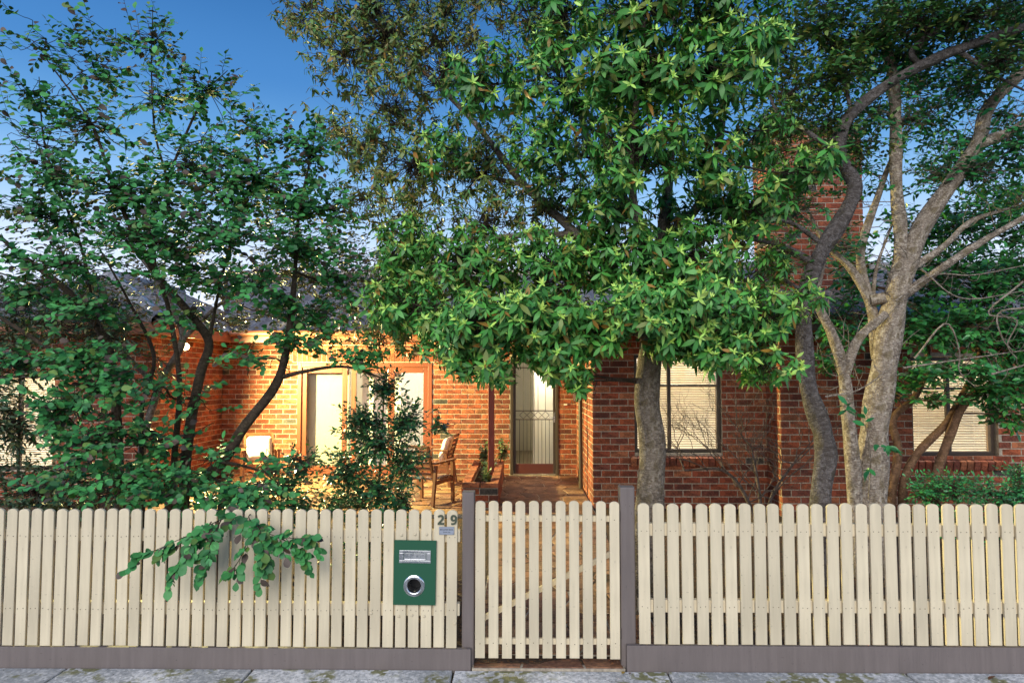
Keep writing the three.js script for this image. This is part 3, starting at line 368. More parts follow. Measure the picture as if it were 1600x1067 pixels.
// ---------------------------------------------------------------- patio chairs
function chair(pos, turn, label, cushion) {
  const g = thing('patio_chair', pos, label, 'chair', 'timber chairs on the patio'); g.rotation.y = turn; g.scale.setScalar(.88); const w = .29, m = mat.chairWood; // faces +z
  for (const s of [-1, 1]) { mesh('leg', bar(V(s * w, 0, .27), V(s * w, .62, .25), .045, .045), m, g); mesh('leg', bar(V(s * w, 0, -.3), V(s * w, .6, -.22), .045, .045), m, g); mesh('armrest', bar(V(s * w, .635, -.27), V(s * w, .645, .31), .07, .026), m, g); mesh('back_post', bar(V(s * (w - .05), .36, -.2), V(s * (w - .05), .9, -.36), .035, .03), m, g); mesh('side_rail', bar(V(s * w, .34, -.25), V(s * w, .36, .25), .022, .06), m, g); }
  for (let i = 0; i < 6; i++) mesh('seat_slat', box(-w + .03, w - .03, .375 + i * .003, .392 + i * .003, -.21 + i * .08, -.145 + i * .08, .003), m, g);
  for (let i = 0; i < 6; i++) { const t = i / 5, y = .46 + .42 * t, z = -.222 - .13 * t; mesh('back_slat', box(-w + .04, w - .04, y - .025, y + .025, z - .008, z + .008, .003), m, g).rotation.x = 0; } mesh('front_rail', box(-w, w, .32, .375, .235, .26, .003), m, g);
  if (cushion) { const c = new RoundedBoxGeometry(.44, .44, .15, 6, .07); const p = c.attributes.position; for (let i = 0; i < p.count; i++) { const k = 1 - .55 * Math.pow(Math.max(Math.abs(p.getX(i)), Math.abs(p.getY(i))) / .22, 3); p.setZ(i, p.getZ(i) * k); } c.computeVertexNormals(); const o = mesh('cushion', boxUV(c), cushion, scene); g.updateMatrixWorld(); o.position.copy(V(0, .64, -.17).applyMatrix4(g.matrixWorld)); o.rotation.set(-.28, turn, 0, 'YXZ'); o.scale.setScalar(.88); return o; }
}
const dots = M([.8, .74, .68], { roughness: 1, map: tex(256, (u, v) => { const x = (u * 16) % 1 - .5, y = (v * 16 + (Math.floor(u * 16) % 2) * .5) % 1 - .5; return Math.hypot(x, y) < .27 ? [.72, .5, .47] : [1, .98, .95]; }, true, 3) });
tag(chair(P(682, 745, 10.9).setY(.067), -Math.PI / 2 - .1, 'timber armchair facing left beside the brick planter, with dotted cushion', dots), 'white cushion with pinkish dots leaning on a timber chair', 'cushion', 'patio chair cushions');
chair(P(668, 780, 9.35).setY(.067), Math.PI - .45, 'timber armchair nearest the fence, its slatted back turned to the street', null);
tag(chair(P(405, 760, 10.8).setY(.067), .45, 'timber armchair with plain cushion under the lamplit wall', mat.fabric), 'plain cream cushion on the chair left of the sliding door', 'cushion', 'patio chair cushions');

// ---------------------------------------------------------------- foliage
function leafGeo(kind, curl = 1, twist = 0) { // along +z, normal +y, unit length
  const prof = { round: [[0, .03], [.2, .2], [.45, .33], [.7, .34], [.9, .2], [1, .02]], lance: [[0, .015], [.2, .1], [.5, .165], [.75, .12], [1, .005]], oval: [[0, .02], [.2, .17], [.45, .24], [.7, .19], [1, .005]], small: [[0, .03], [.4, .24], [.75, .2], [1, .02]] }[kind];
  const fold = { round: .10, lance: .06, oval: .1, small: .08 }[kind], droop = { round: .12, lance: .22, oval: .16, small: .1 }[kind]; const pos = [], uv = [], idx = [];
  prof.forEach(([t, w], i) => { const y = -droop * curl * t * t, tw = twist * t; const e = fold * w * 2; pos.push(-w * Math.cos(tw), y + e - w * Math.sin(tw), t * (1 - .06 * curl), 0, y, t, w * Math.cos(tw), y + e + w * Math.sin(tw), t * (1 - .06 * curl)); uv.push(0, t, .5, t, 1, t); if (i) { const a = (i - 1) * 3, b = i * 3; idx.push(a, b, a + 1, a + 1, b, b + 1, a + 1, b + 1, a + 2, a + 2, b + 1, b + 2); } });
  const g = new THREE.BufferGeometry(); g.setAttribute('position', new THREE.Float32BufferAttribute(pos, 3)); g.setAttribute('uv', new THREE.Float32BufferAttribute(uv, 2)); g.setIndex(idx); g.computeVertexNormals(); return g;
}
const LG = { round: leafGeo('round'), lance: leafGeo('lance'), oval: leafGeo('oval'), small: leafGeo('small') };
const LV = new Map(Object.keys(LG).map(k => [LG[k], [LG[k], leafGeo(k, 2.1, .5), leafGeo(k, -.6, -.45)]]));
const rv = () => V(R() * 2 - 1, R() * 2 - 1, R() * 2 - 1);
class Plant {
  constructor(name, base, label, category, group, o) { this.base = base; this.o = o; this.root = thing(name, base, label, category, group); this.skel = []; this.tw = []; this.leaves = []; }
  limb(pts, radii, name = 'limb', m) { const w = pts.map(p => Array.isArray(p) ? P(...p) : p); const c = new THREE.CatmullRomCurve3(w, false, 'centripetal'); const n = Math.ceil(c.getLength() / .06); for (let i = 0; i <= n; i++) { const f = i / n * (radii.length - 1), k = Math.min(radii.length - 2, Math.floor(f)); this.skel.push({ p: c.getPoint(i / n), r: radii[k] + (radii[k + 1] - radii[k]) * (f - k) }); }
    const big = Math.max(...radii) > .03; const g = tube(w, radii, big ? 16 : 8, big ? .05 : .06, this.o.wob ?? .06).translate(-this.base.x, -this.base.y, -this.base.z); mesh(name, g, m || this.o.bark, this.root); return w; }
  thin(a, b, r0, r1, sag = .1) { const L = a.distanceTo(b); if (L < .01) return []; const m1 = a.clone().lerp(b, .35).add(rv().multiplyScalar(L * .12)).add(V(0, -sag * L * .5, 0)), m2 = a.clone().lerp(b, .7).add(rv().multiplyScalar(L * .1)).add(V(0, sag * L * .2, 0)); const pts = [a, m1, m2, b]; this.tw.push(tube(pts, [r0, r1], r0 > .008 ? 6 : 4, Math.max(.05, L / 6))); const c = new THREE.CatmullRomCurve3(pts); const out = []; for (let i = 1; i <= 8; i++) out.push({ p: c.getPoint(i / 8), r: r0 + (r1 - r0) * i / 8 }); return out; }
  leaf(p, dir, nrm, s, geo, col) { const z = dir.clone().normalize(); const x = nrm.clone().cross(z); if (x.lengthSq() < 1e-4) x.set(1, 0, 0).cross(z); x.normalize(); const y = z.clone().cross(x); const m = new THREE.Matrix4().makeBasis(x.multiplyScalar(s), y.multiplyScalar(s), z.multiplyScalar(s)).setPosition(p.x - this.base.x, p.y - this.base.y, p.z - this.base.z); geo = LV.get(geo)[Math.floor(R() * 3)]; this.leaves.push({ m, geo, col, s: s / p.distanceTo(camera.position) }); }
  col() { const o = this.o, x = R(); let acc = 0; for (let i = 0; i < o.pal.length; i++) { acc += o.pal[i][3]; if (x < acc) return i; } return 0; }
  twig(a, b) { // leaves along a twig
    const o = this.o, d = b.clone().sub(a), L = d.length(); d.normalize(); const n = o.n + Math.floor(R() * 3);
    if (o.type === 'whorl') {
      const ax = d.clone().add(V(0, .55, 0)).add(V(0, 0, .18)).normalize(); const e1 = V(ax.y, -ax.x, .2).cross(ax).normalize(), e2 = ax.clone().cross(e1); const N = o.n + Math.floor(R() * 3), ph = R() * 6.28, S = o.size * rr(.6, 1.3);
      for (let i = 0; i < N; i++) { const t = ph + i * 2.4, el = -.55 + .85 * i / N + rr(-.15, .15), rad = e1.clone().multiplyScalar(Math.cos(t)).addScaledVector(e2, Math.sin(t)); const dir = rad.clone().multiplyScalar(Math.cos(el)).addScaledVector(ax, Math.sin(el)).add(V(0, -.28, 0)); this.leaf(b.clone().addScaledVector(ax, -.05 * (1 - i / N) + .005), dir, ax.clone().addScaledVector(rad, .3).add(rv().multiplyScalar(.25)), S * rr(.75, 1.1), o.geo, this.col()); }
      if (R() < o.young) { const k = 4 + Math.floor(R() * 4); for (let i = 0; i < k; i++) { const t = ph + i * 2.4, el = .55 + .6 * i / k, rad = e1.clone().multiplyScalar(Math.cos(t)).addScaledVector(e2, Math.sin(t)); this.leaf(b, rad.clone().multiplyScalar(Math.cos(el)).addScaledVector(ax, Math.sin(el)), ax.clone().multiplyScalar(-.2).addScaledVector(rad, -1), S * rr(.35, .6), o.geo, o.pal.length - 1); } }
      for (let i = 0; i < 3; i++) { const p = a.clone().lerp(b, rr(.35, .9)); this.leaf(p, rv().add(d.clone().multiplyScalar(.8)).add(V(0, -.4, 0)), V(0, 1, 0).add(rv().multiplyScalar(.5)), S * rr(.7, 1), o.geo, this.col()); }
      return;
    }
    const side = V(0, 1, 0).cross(d); if (side.lengthSq() < .02) side.set(1, 0, 0); side.normalize();
    for (let i = 0; i <= n; i++) { const t = (o.from ?? .15) + (1 - (o.from ?? .15)) * i / n; const p = a.clone().lerp(b, t); const sg = i % 2 ? 1 : -1; const dir = i === n ? d.clone() : d.clone().multiplyScalar(.55).addScaledVector(side, sg * .9).add(rv().multiplyScalar(.35)).add(V(0, -(o.hang ?? .1), 0)); this.leaf(p, dir, V(0, 1, 0).add(rv().multiplyScalar(o.tumble ?? .5)).add(V(0, 0, o.face ?? .25)), o.size * rr(.65, 1.15), o.geo, this.col()); }
  }
  blob(px, py, d, rx, ry, rd, n, opt = {}) { n = Math.round(n * (this.o.dens || 2.4));
    const keep = this.o; this.o = Object.assign({}, keep, opt); const C0 = P(px, py, d), sx = rx * d / F, sy = ry * d / F; let best = null, bd = 1e9;
    for (const s of this.skel) { const dd = s.p.distanceTo(C0) + Math.max(0, s.p.y - C0.y) * .8; if (dd < bd) { bd = dd; best = s; } }
    const L = best.p.distanceTo(C0); let loc = [best]; if (L > .05) loc = loc.concat(this.thin(best.p.clone(), C0.clone(), Math.min(best.r * .7, .006 + .011 * L), .0035, .05)); const tl = this.o.twig || .22;
    for (let i = 0; i < n; i++) {
      let q; do { q = rv(); } while (q.lengthSq() > 1); q.multiplyScalar(1.2); const tip = C0.clone().add(V(q.x * sx, q.y * sy, q.z * rd)); if (tip.y < .05) continue;
      let nb = loc[0], nd = 1e9; for (const s of loc) { const dd = s.p.distanceTo(tip) * (1 + R() * .5); if (dd < nd) { nd = dd; nb = s; } }
      const dir = tip.clone().sub(nb.p).normalize().add(rv().multiplyScalar(.45)).add(V(0, this.o.up ?? .1, 0)).normalize(); const a = tip.clone().addScaledVector(dir, -tl * rr(.7, 1.2)); if (nb.p.distanceTo(a) > .06) this.thin(nb.p.clone(), a, Math.min(nb.r * .8, .0045), .0024, .12); this.tw.push(tube([a, a.clone().lerp(tip, .5).add(rv().multiplyScalar(.015)), tip], [.0024, .0012], 3, .09)); this.twig(a, tip);
    }
    this.o = keep;
  }
  spray(pts, n, r = .004) { const w = pts.map(p => P(...p)); const c = new THREE.CatmullRomCurve3(w); this.tw.push(tube(w, [r, .0015], 5, .05)); const k = Math.max(2, Math.round(n / 4.6)); for (let i = 0; i < k; i++) { const t = (i + .6) / k, a = c.getPoint(t), tn = c.getTangent(t); const s = (i % 2 ? 1 : -1); const b = a.clone().add(tn.multiplyScalar(.07)).add(V(rr(-.03, .03), s * rr(.02, .07) - .025, rr(-.03, .04))); this.tw.push(tube([a, a.clone().lerp(b, .5), b], [.002, .001], 3, .05)); this.twig(a, b); } this.twig(c.getPoint(.85), c.getPoint(1)); }
  done(nLeaf = 200) {
    const b = this.base; if (this.tw.length) { const g = merge(this.tw); g.translate(-b.x, -b.y, -b.z); const m = mesh('twigs', g, this.o.twigMat || this.o.bark, this.root); m.userData.kind = 'stuff'; }
    if (!this.leaves.length) return; this.leaves.sort((x, y) => y.s - x.s); const pal = this.o.pal, rough = this.o.rough ?? .42;
    const mats = pal.map(c => M([c[0], c[1], c[2]], { roughness: rough, side: THREE.DoubleSide })); this.leaves.slice(0, nLeaf).forEach(l => { const o = mesh('leaf', l.geo, mats[l.col], this.root); l.m.decompose(o.position, o.quaternion, o.scale); });
    const rest = this.leaves.slice(nLeaf); const by = new Map(); rest.forEach(l => { if (!by.has(l.geo)) by.set(l.geo, []); by.get(l.geo).push(l); }); const cc = new THREE.Color();
    for (const [geo, ls] of by) { const im = new THREE.InstancedMesh(geo, M([1, 1, 1], { roughness: rough, side: THREE.DoubleSide }), ls.length); im.name = 'crown'; im.userData.kind = 'stuff'; im.castShadow = im.receiveShadow = true; ls.forEach((l, i) => { im.setMatrixAt(i, l.m); const p = pal[l.col], k = rr(.85, 1.5); im.setColorAt(i, cc.setRGB(p[0] * k * rr(.85, 1.15), p[1] * k, p[2] * k * rr(.85, 1.15))); }); this.root.add(im); }
    console.log(this.root.name, 'leaves', this.leaves.length);
  }
}
const ground = (px, d) => { const p = P(px, 600, d); p.y = 0; return p; };
const barkDark = M([.10, .075, .055], { map: T.bark, bumpMap: T.barkB, bumpScale: .008, roughness: .95 });
const barkGrey = M([.34, .30, .26], { map: T.bark, bumpMap: T.barkB, bumpScale: .02, roughness: .95 });
const barkPale = M([.56, .50, .44], { map: T.bark, bumpMap: T.barkB, bumpScale: .02, roughness: .95 });
const barkSlate = M([.2, .185, .19], { map: T.bark, bumpMap: T.barkB, bumpScale: .02, roughness: .9 });
// --- left tree, round leaves
R = rng(101);
{
  const d = 5.5, t = new Plant('round_leaf_tree', ground(262, d), 'multi-stemmed tree with small round leaves spreading over the left fence', 'tree', null, { bark: barkDark, dens: 2.9, rough: .6, pal: [[.04, .2, .05, .36], [.055, .25, .06, .28], [.03, .14, .04, .16], [.1, .19, .04, .1], [.085, .06, .045, .1]], type: 'alt', n: 7, size: .061, geo: LG.round, twig: .26, tumble: .7, face: .75, hang: .2 });
  t.limb([[185, 950, d], [186, 760, d], [172, 560, d], [155, 515, d - .05], [110, 460, d - .1], [65, 423, d - .15], [10, 380, d - .25], [-40, 330, d - .3]], [.04, .036, .032, .02, .01], 'stem');
  t.limb([[272, 950, d + .1], [270, 800, d + .1], [272, 715, d + .1], [280, 600, d + .1], [262, 480, d + .15], [240, 400, d + .15], [262, 300, d + .15], [242, 210, d + .1], [236, 110, d + .1], [238, 10, d]], [.03, .028, .02, .014, .008, .003], 'stem');
  t.limb([[288, 950, d], [290, 720, d], [312, 585, d], [326, 535, d], [299, 494, d - .05], [252, 439, d - .1], [215, 380, d - .15], [180, 300, d - .2], [140, 190, d - .2], [70, 90, d - .2]], [.042, .04, .034, .03, .02, .012, .004], 'stem');
  t.limb([[258, 950, d], [262, 800, d], [346, 722, d], [378, 671, d], [429, 604, d], [443, 565, d], [455, 486, d], [460, 430, d], [466, 340, d + .1], [486, 240, d + .15], [500, 170, d + .15]], [.045, .045, .042, .036, .028, .018, .01, .003], 'stem');
  t.limb([[437, 590, d], [472, 581, d], [540, 573, d + .1], [610, 596, d + .2]], [.02, .014, .005]);
  t.limb([[255, 300, d + .15], [277, 240, d + .1], [325, 140, d + .05], [355, 110, d]], [.014, .01, .003]);
  t.limb([[326, 535, d], [338, 470, d], [360, 380, d], [392, 290, d], [410, 220, d]], [.016, .012, .009, .003]);
  t.limb([[172, 620, d], [80, 548, d - .1], [0, 497, d - .2], [-50, 470, d - .2]], [.02, .015, .008]);
  t.limb([[220, 950, d + .2], [222, 760, d + .2], [222, 632, d + .2], [240, 560, d + .2], [200, 470, d + .2], [150, 380, d + .1]], [.025, .02, .015, .006]);
  t.limb([[150, 515, d - .05], [130, 400, d - .1], [70, 230, d - .1], [60, 120, d - .1]], [.015, .01, .003]);
  for (const [x, y, dd, rx, ry, n] of [[238, 55, 5.5, 40, 60, 13], [150, 95, 5.3, 80, 45, 14], [70, 60, 5.2, 70, 40, 8], [330, 140, 5.5, 70, 50, 16], [250, 150, 5.5, 70, 50, 17], [140, 190, 5.3, 90, 50, 20], [40, 210, 5.2, 60, 60, 13], [400, 190, 5.6, 55, 40, 9], [60, 330, 5.1, 80, 50, 22], [180, 290, 5.1, 100, 50, 28], [300, 255, 5.3, 95, 50, 26], [410, 280, 5.5, 80, 50, 24], [490, 240, 5.7, 40, 55, 14], [520, 330, 5.7, 45, 50, 13], [100, 410, 4.9, 100, 45, 24], [230, 370, 4.85, 100, 45, 28], [350, 360, 5.0, 90, 45, 26], [460, 380, 5.4, 70, 50, 22], [545, 430, 5.9, 50, 50, 14], [500, 490, 5.8, 70, 35, 16], [400, 450, 5.2, 60, 40, 14], [300, 430, 5, 60, 35, 12], [30, 460, 5, 50, 40, 10], [120, 560, 4.85, 80, 30, 18], [165, 600, 4.9, 65, 42, 17], [90, 640, 4.8, 50, 40, 14], [160, 690, 4.85, 80, 45, 20], [240, 690, 5, 60, 40, 9], [330, 715, 4.9, 55, 30, 6], [200, 755, 4.8, 80, 35, 18], [380, 770, 4.75, 70, 28, 18], [430, 735, 5, 45, 28, 6], [310, 620, 5.2, 60, 45, 4], [385, 555, 5.3, 45, 30, 5], [470, 530, 5.5, 50, 25, 9], [560, 555, 5.7, 45, 22, 8], [300, 770, 4.9, 60, 28, 10], [40, 140, 5.2, 50, 40, 9], [180, 60, 5.4, 60, 40, 8], [330, 220, 5.5, 60, 40, 12], [440, 210, 5.6, 40, 35, 7], [80, 270, 5.2, 70, 40, 14], [250, 320, 5.2, 80, 40, 16], [360, 310, 5.3, 70, 40, 14], [460, 310, 5.5, 60, 40, 14], [150, 480, 5, 70, 30, 12], [280, 500, 5.3, 50, 30, 4], [30, 560, 5, 50, 40, 9], [240, 610, 5, 40, 35, 4], [110, 740, 4.9, 50, 30, 9], [270, 755, 4.9, 60, 24, 7]]) t.blob(x, y, dd, rx, ry, .42, y < 240 ? n * .7 : y > 560 && x > 200 ? n * .75 : n);
  // sprays hanging over the fence
  Object.assign(t.o, { size: .064, n: 6, face: 1.3 });
  t.spray([[405, 795, 4.5], [345, 812, 4.08], [290, 838, 3.98], [215, 872, 3.95]], 62); t.spray([[330, 815, 4.05], [300, 850, 3.97], [268, 893, 3.96]], 34); t.spray([[345, 812, 4.06], [328, 850, 3.97], [318, 888, 3.97]], 36);
  t.spray([[405, 795, 4.5], [390, 812, 4.06], [425, 836, 3.98], [490, 843, 3.95]], 52); t.spray([[400, 805, 4.08], [408, 850, 3.97], [412, 885, 3.97]], 36); t.spray([[395, 820, 4.02], [380, 862, 3.97], [362, 893, 3.96]], 20); t.spray([[430, 838, 3.98], [455, 850, 3.97], [468, 862, 3.97]], 24);
  t.done(260);
}
// --- tall broad tree in the middle, whorled leaves
R = rng(202);
{
  const d = 5.2, t = new Plant('broad_leaf_tree', ground(1016, d), 'tall thick-trunked tree with whorled glossy leaves above the gate', 'tree', null, { bark: barkGrey, twigMat: barkDark, dens: 4.3, pal: [[.055, .22, .035, .36], [.075, .27, .042, .26], [.04, .16, .03, .2], [.14, .19, .03, .14], [.24, .13, .02, .03], [.34, .54, .1, .01]], type: 'whorl', n: 7, size: .086, geo: LG.lance, twig: .2, young: .7, up: .2, wob: .05, rough: .5 });
  t.limb([[1010, 960, d], [1012, 850, d], [1016, 770, d], [1020, 690, d], [1011, 630, d], [1016, 560, d], [1026, 490, d], [1030, 420, d + .05], [1040, 330, d + .1], [1050, 230, d + .15], [1060, 120, d + .1], [1050, 0, d]], [.15, .112, .1, .096, .092, .078, .055, .035, .02, .008], 'trunk');
  t.limb([[1024, 500, d], [960, 430, d + .1], [900, 365, d + .3], [820, 290, d + .6], [740, 190, d + .8], [640, 90, d + 1], [560, 10, d + 1.1]], [.05, .042, .035, .028, .02, .008]);
  t.limb([[1030, 420, d + .05], [990, 330, d + .1], [940, 275, d + .1], [905, 170, d], [870, 50, d - .2], [840, -80, d - .3]], [.045, .035, .028, .02, .01]);
  t.limb([[1036, 370, d + .1], [1085, 330, d - .1], [1120, 240, d - .4], [1135, 100, d - .6], [1140, -60, d - .7]], [.04, .032, .025, .012]);
  t.limb([[1018, 530, d], [930, 490, d - .3], [830, 475, d - .5], [740, 500, d - .6]], [.035, .025, .018, .008]);
  t.limb([[1018, 535, d], [1110, 495, d - .3], [1190, 505, d - .3]], [.03, .02, .008]);
  t.limb([[1028, 450, d], [1000, 370, d - .6], [985, 250, d - .9], [1000, 120, d - 1], [1010, -40, d - 1.1]], [.035, .028, .02, .01]);
  t.limb([[900, 365, d + .3], [780, 370, d + .3], [660, 380, d + .4], [600, 400, d + .5]], [.025, .018, .008]);
  t.limb([[820, 290, d + .6], [700, 260, d + .9], [580, 220, d + 1.2]], [.02, .014, .006]);
  for (const [x, y, dd, rx, ry, n] of [[640, 470, 5.2, 50, 40, 20], [700, 525, 4.9, 45, 38, 18], [760, 500, 4.6, 70, 45, 30], [735, 565, 4.7, 32, 28, 11], [775, 575, 4.7, 28, 22, 8], [840, 490, 4.6, 70, 42, 28], [860, 545, 4.8, 55, 22, 12], [930, 520, 4.9, 55, 38, 18], [1000, 480, 4.5, 70, 42, 28], [1060, 535, 4.8, 50, 25, 14], [1100, 480, 4.6, 75, 45, 28], [1130, 550, 4.8, 45, 28, 13], [1190, 490, 4.9, 45, 40, 16], [1195, 570, 4.9, 34, 26, 9], [880, 580, 4.9, 40, 14, 5], [900, 595, 5, 16, 16, 3],
    [640, 390, 5.6, 55, 50, 24], [730, 410, 5.2, 75, 50, 30], [850, 410, 5.0, 80, 50, 30], [960, 400, 4.9, 75, 50, 26], [1080, 400, 4.8, 80, 45, 26], [1180, 320, 4.9, 45, 45, 12], [1255, 262, 4.7, 30, 25, 7], [1170, 430, 5.2, 50, 40, 10], [1190, 210, 5, 40, 40, 8], [1150, 300, 5.2, 50, 50, 10], [1060, 340, 5.3, 60, 40, 10], [920, 300, 5.3, 60, 50, 10], [600, 470, 5.6, 35, 40, 9], [1240, 470, 5.2, 25, 30, 5]]) t.blob(x, y, dd, rx, ry, .4, n);
  for (const [x, y, dd, rx, ry, n] of [[1000, 230, 4.3, 80, 60, 26], [1100, 250, 4.6, 60, 55, 18], [880, 130, 4.7, 85, 70, 24], [1000, 110, 4.2, 95, 65, 30], [1120, 110, 4.2, 85, 65, 28], [1185, 60, 4.3, 40, 50, 10], [1000, 10, 4.1, 100, 45, 20], [1120, 0, 4.2, 90, 45, 20], [880, 20, 4.7, 80, 45, 16], [760, 130, 5.2, 70, 55, 18], [700, 230, 5.6, 50, 40, 10], [960, 330, 4.7, 60, 45, 12], [850, 230, 5, 60, 45, 14], [1060, -80, 4.2, 130, 50, 16], [860, -80, 4.8, 130, 50, 12]]) t.blob(x, y, dd, rx, ry, .38, n, { young: .85 });
  // back crown: varied leaf tones, with a lamplit olive-brown tint put into the colours
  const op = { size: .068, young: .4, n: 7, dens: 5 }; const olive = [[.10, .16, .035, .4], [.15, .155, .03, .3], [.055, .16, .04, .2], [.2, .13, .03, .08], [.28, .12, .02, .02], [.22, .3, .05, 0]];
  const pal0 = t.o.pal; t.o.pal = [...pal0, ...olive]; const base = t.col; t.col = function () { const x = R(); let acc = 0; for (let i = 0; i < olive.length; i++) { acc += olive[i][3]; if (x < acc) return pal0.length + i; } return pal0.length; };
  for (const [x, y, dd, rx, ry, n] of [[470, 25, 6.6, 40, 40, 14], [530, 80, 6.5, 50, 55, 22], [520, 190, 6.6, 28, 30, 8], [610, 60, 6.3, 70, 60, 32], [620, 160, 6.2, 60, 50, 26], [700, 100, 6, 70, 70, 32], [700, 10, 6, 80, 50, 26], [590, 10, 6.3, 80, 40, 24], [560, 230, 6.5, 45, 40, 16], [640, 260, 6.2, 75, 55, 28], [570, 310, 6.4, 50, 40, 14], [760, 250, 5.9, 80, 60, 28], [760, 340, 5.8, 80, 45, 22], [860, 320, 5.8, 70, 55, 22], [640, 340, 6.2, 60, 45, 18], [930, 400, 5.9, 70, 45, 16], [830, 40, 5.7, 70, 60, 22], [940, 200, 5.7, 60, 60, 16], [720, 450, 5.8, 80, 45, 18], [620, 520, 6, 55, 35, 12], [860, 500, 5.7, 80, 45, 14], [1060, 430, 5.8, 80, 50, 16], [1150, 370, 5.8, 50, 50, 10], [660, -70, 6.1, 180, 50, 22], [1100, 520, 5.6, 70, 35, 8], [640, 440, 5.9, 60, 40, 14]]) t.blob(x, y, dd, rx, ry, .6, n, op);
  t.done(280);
}
// --- grey crooked tree and pale multi-trunk tree on the right
R = rng(303);
const ovalPal = [[.04, .13, .03, .42], [.06, .17, .035, .3], [.1, .15, .03, .22], [.18, .18, .03, .06]];
{
  const d = 5.9, t = new Plant('crooked_tree', ground(1284, d), 'crooked slate-grey tree with a dark limb arching to the upper right', 'tree', null, { bark: barkSlate, twigMat: barkDark, dens: 4, pal: ovalPal, type: 'alt', n: 6, size: .068, geo: LG.oval, twig: .3, tumble: .7, face: .3, wob: .16 });
  t.limb([[1290, 950, d], [1282, 790, d], [1290, 705, d], [1284, 665, d], [1264, 610, d], [1257, 530, d], [1262, 450, d], [1284, 392, d], [1324, 330, d], [1336, 292, d], [1312, 240, d], [1320, 195, d], [1375, 140, d], [1455, 95, d - .1], [1530, 66, d - .2], [1620, 35, d - .3]], [.095, .085, .082, .07, .066, .07, .058, .06, .044, .042, .03], 'trunk');
  t.limb([[1272, 410, d], [1210, 380, d], [1130, 364, d - .1], [1060, 345, d - .2]], [.035, .028, .02, .008]); t.limb([[1290, 385, d], [1240, 350, d - .05], [1180, 338, d - .1]], [.025, .018, .006]); t.limb([[1262, 460, d], [1215, 430, d], [1170, 395, d]], [.02, .014, .005]);
  t.limb([[1312, 240, d], [1260, 205, d], [1215, 175, d], [1195, 110, d]], [.025, .018, .006]); t.limb([[1440, 104, d], [1425, 80, d - .1], [1480, 40, d - .2], [1560, 20, d - .2]], [.03, .022, .01]); t.limb([[1330, 170, d], [1320, 130, d + .1], [1300, 80, d + .1], [1290, 10, d]], [.02, .014, .005]); t.limb([[1500, 80, d - .15], [1560, 120, d - .2], [1620, 150, d - .2]], [.022, .014, .006]);
  for (const [x, y, dd, rx, ry, n] of [[1220, 60, 6, 60, 60, 30], [1290, 40, 6, 60, 50, 28], [1240, 150, 6.1, 50, 50, 20], [1300, 120, 6, 55, 40, 20], [1350, 60, 6, 60, 50, 26], [1430, 30, 5.8, 70, 40, 24], [1520, 20, 5.6, 80, 30, 22], [1200, 250, 6.2, 30, 45, 8], [1210, 400, 6, 45, 35, 6], [1570, 90, 5.6, 50, 35, 12], [1400, -50, 5.8, 200, 40, 22], [1270, 250, 5.9, 40, 25, 5], [1210, 200, 6.1, 45, 50, 12], [1230, 300, 6.2, 40, 50, 9], [1290, 200, 6.1, 50, 40, 10], [1340, 230, 6.2, 45, 40, 8], [1220, 420, 6, 40, 40, 7], [1150, 350, 6.1, 40, 30, 6]]) t.blob(x, y, dd, rx, ry, .5, n);
  t.done(120);
}
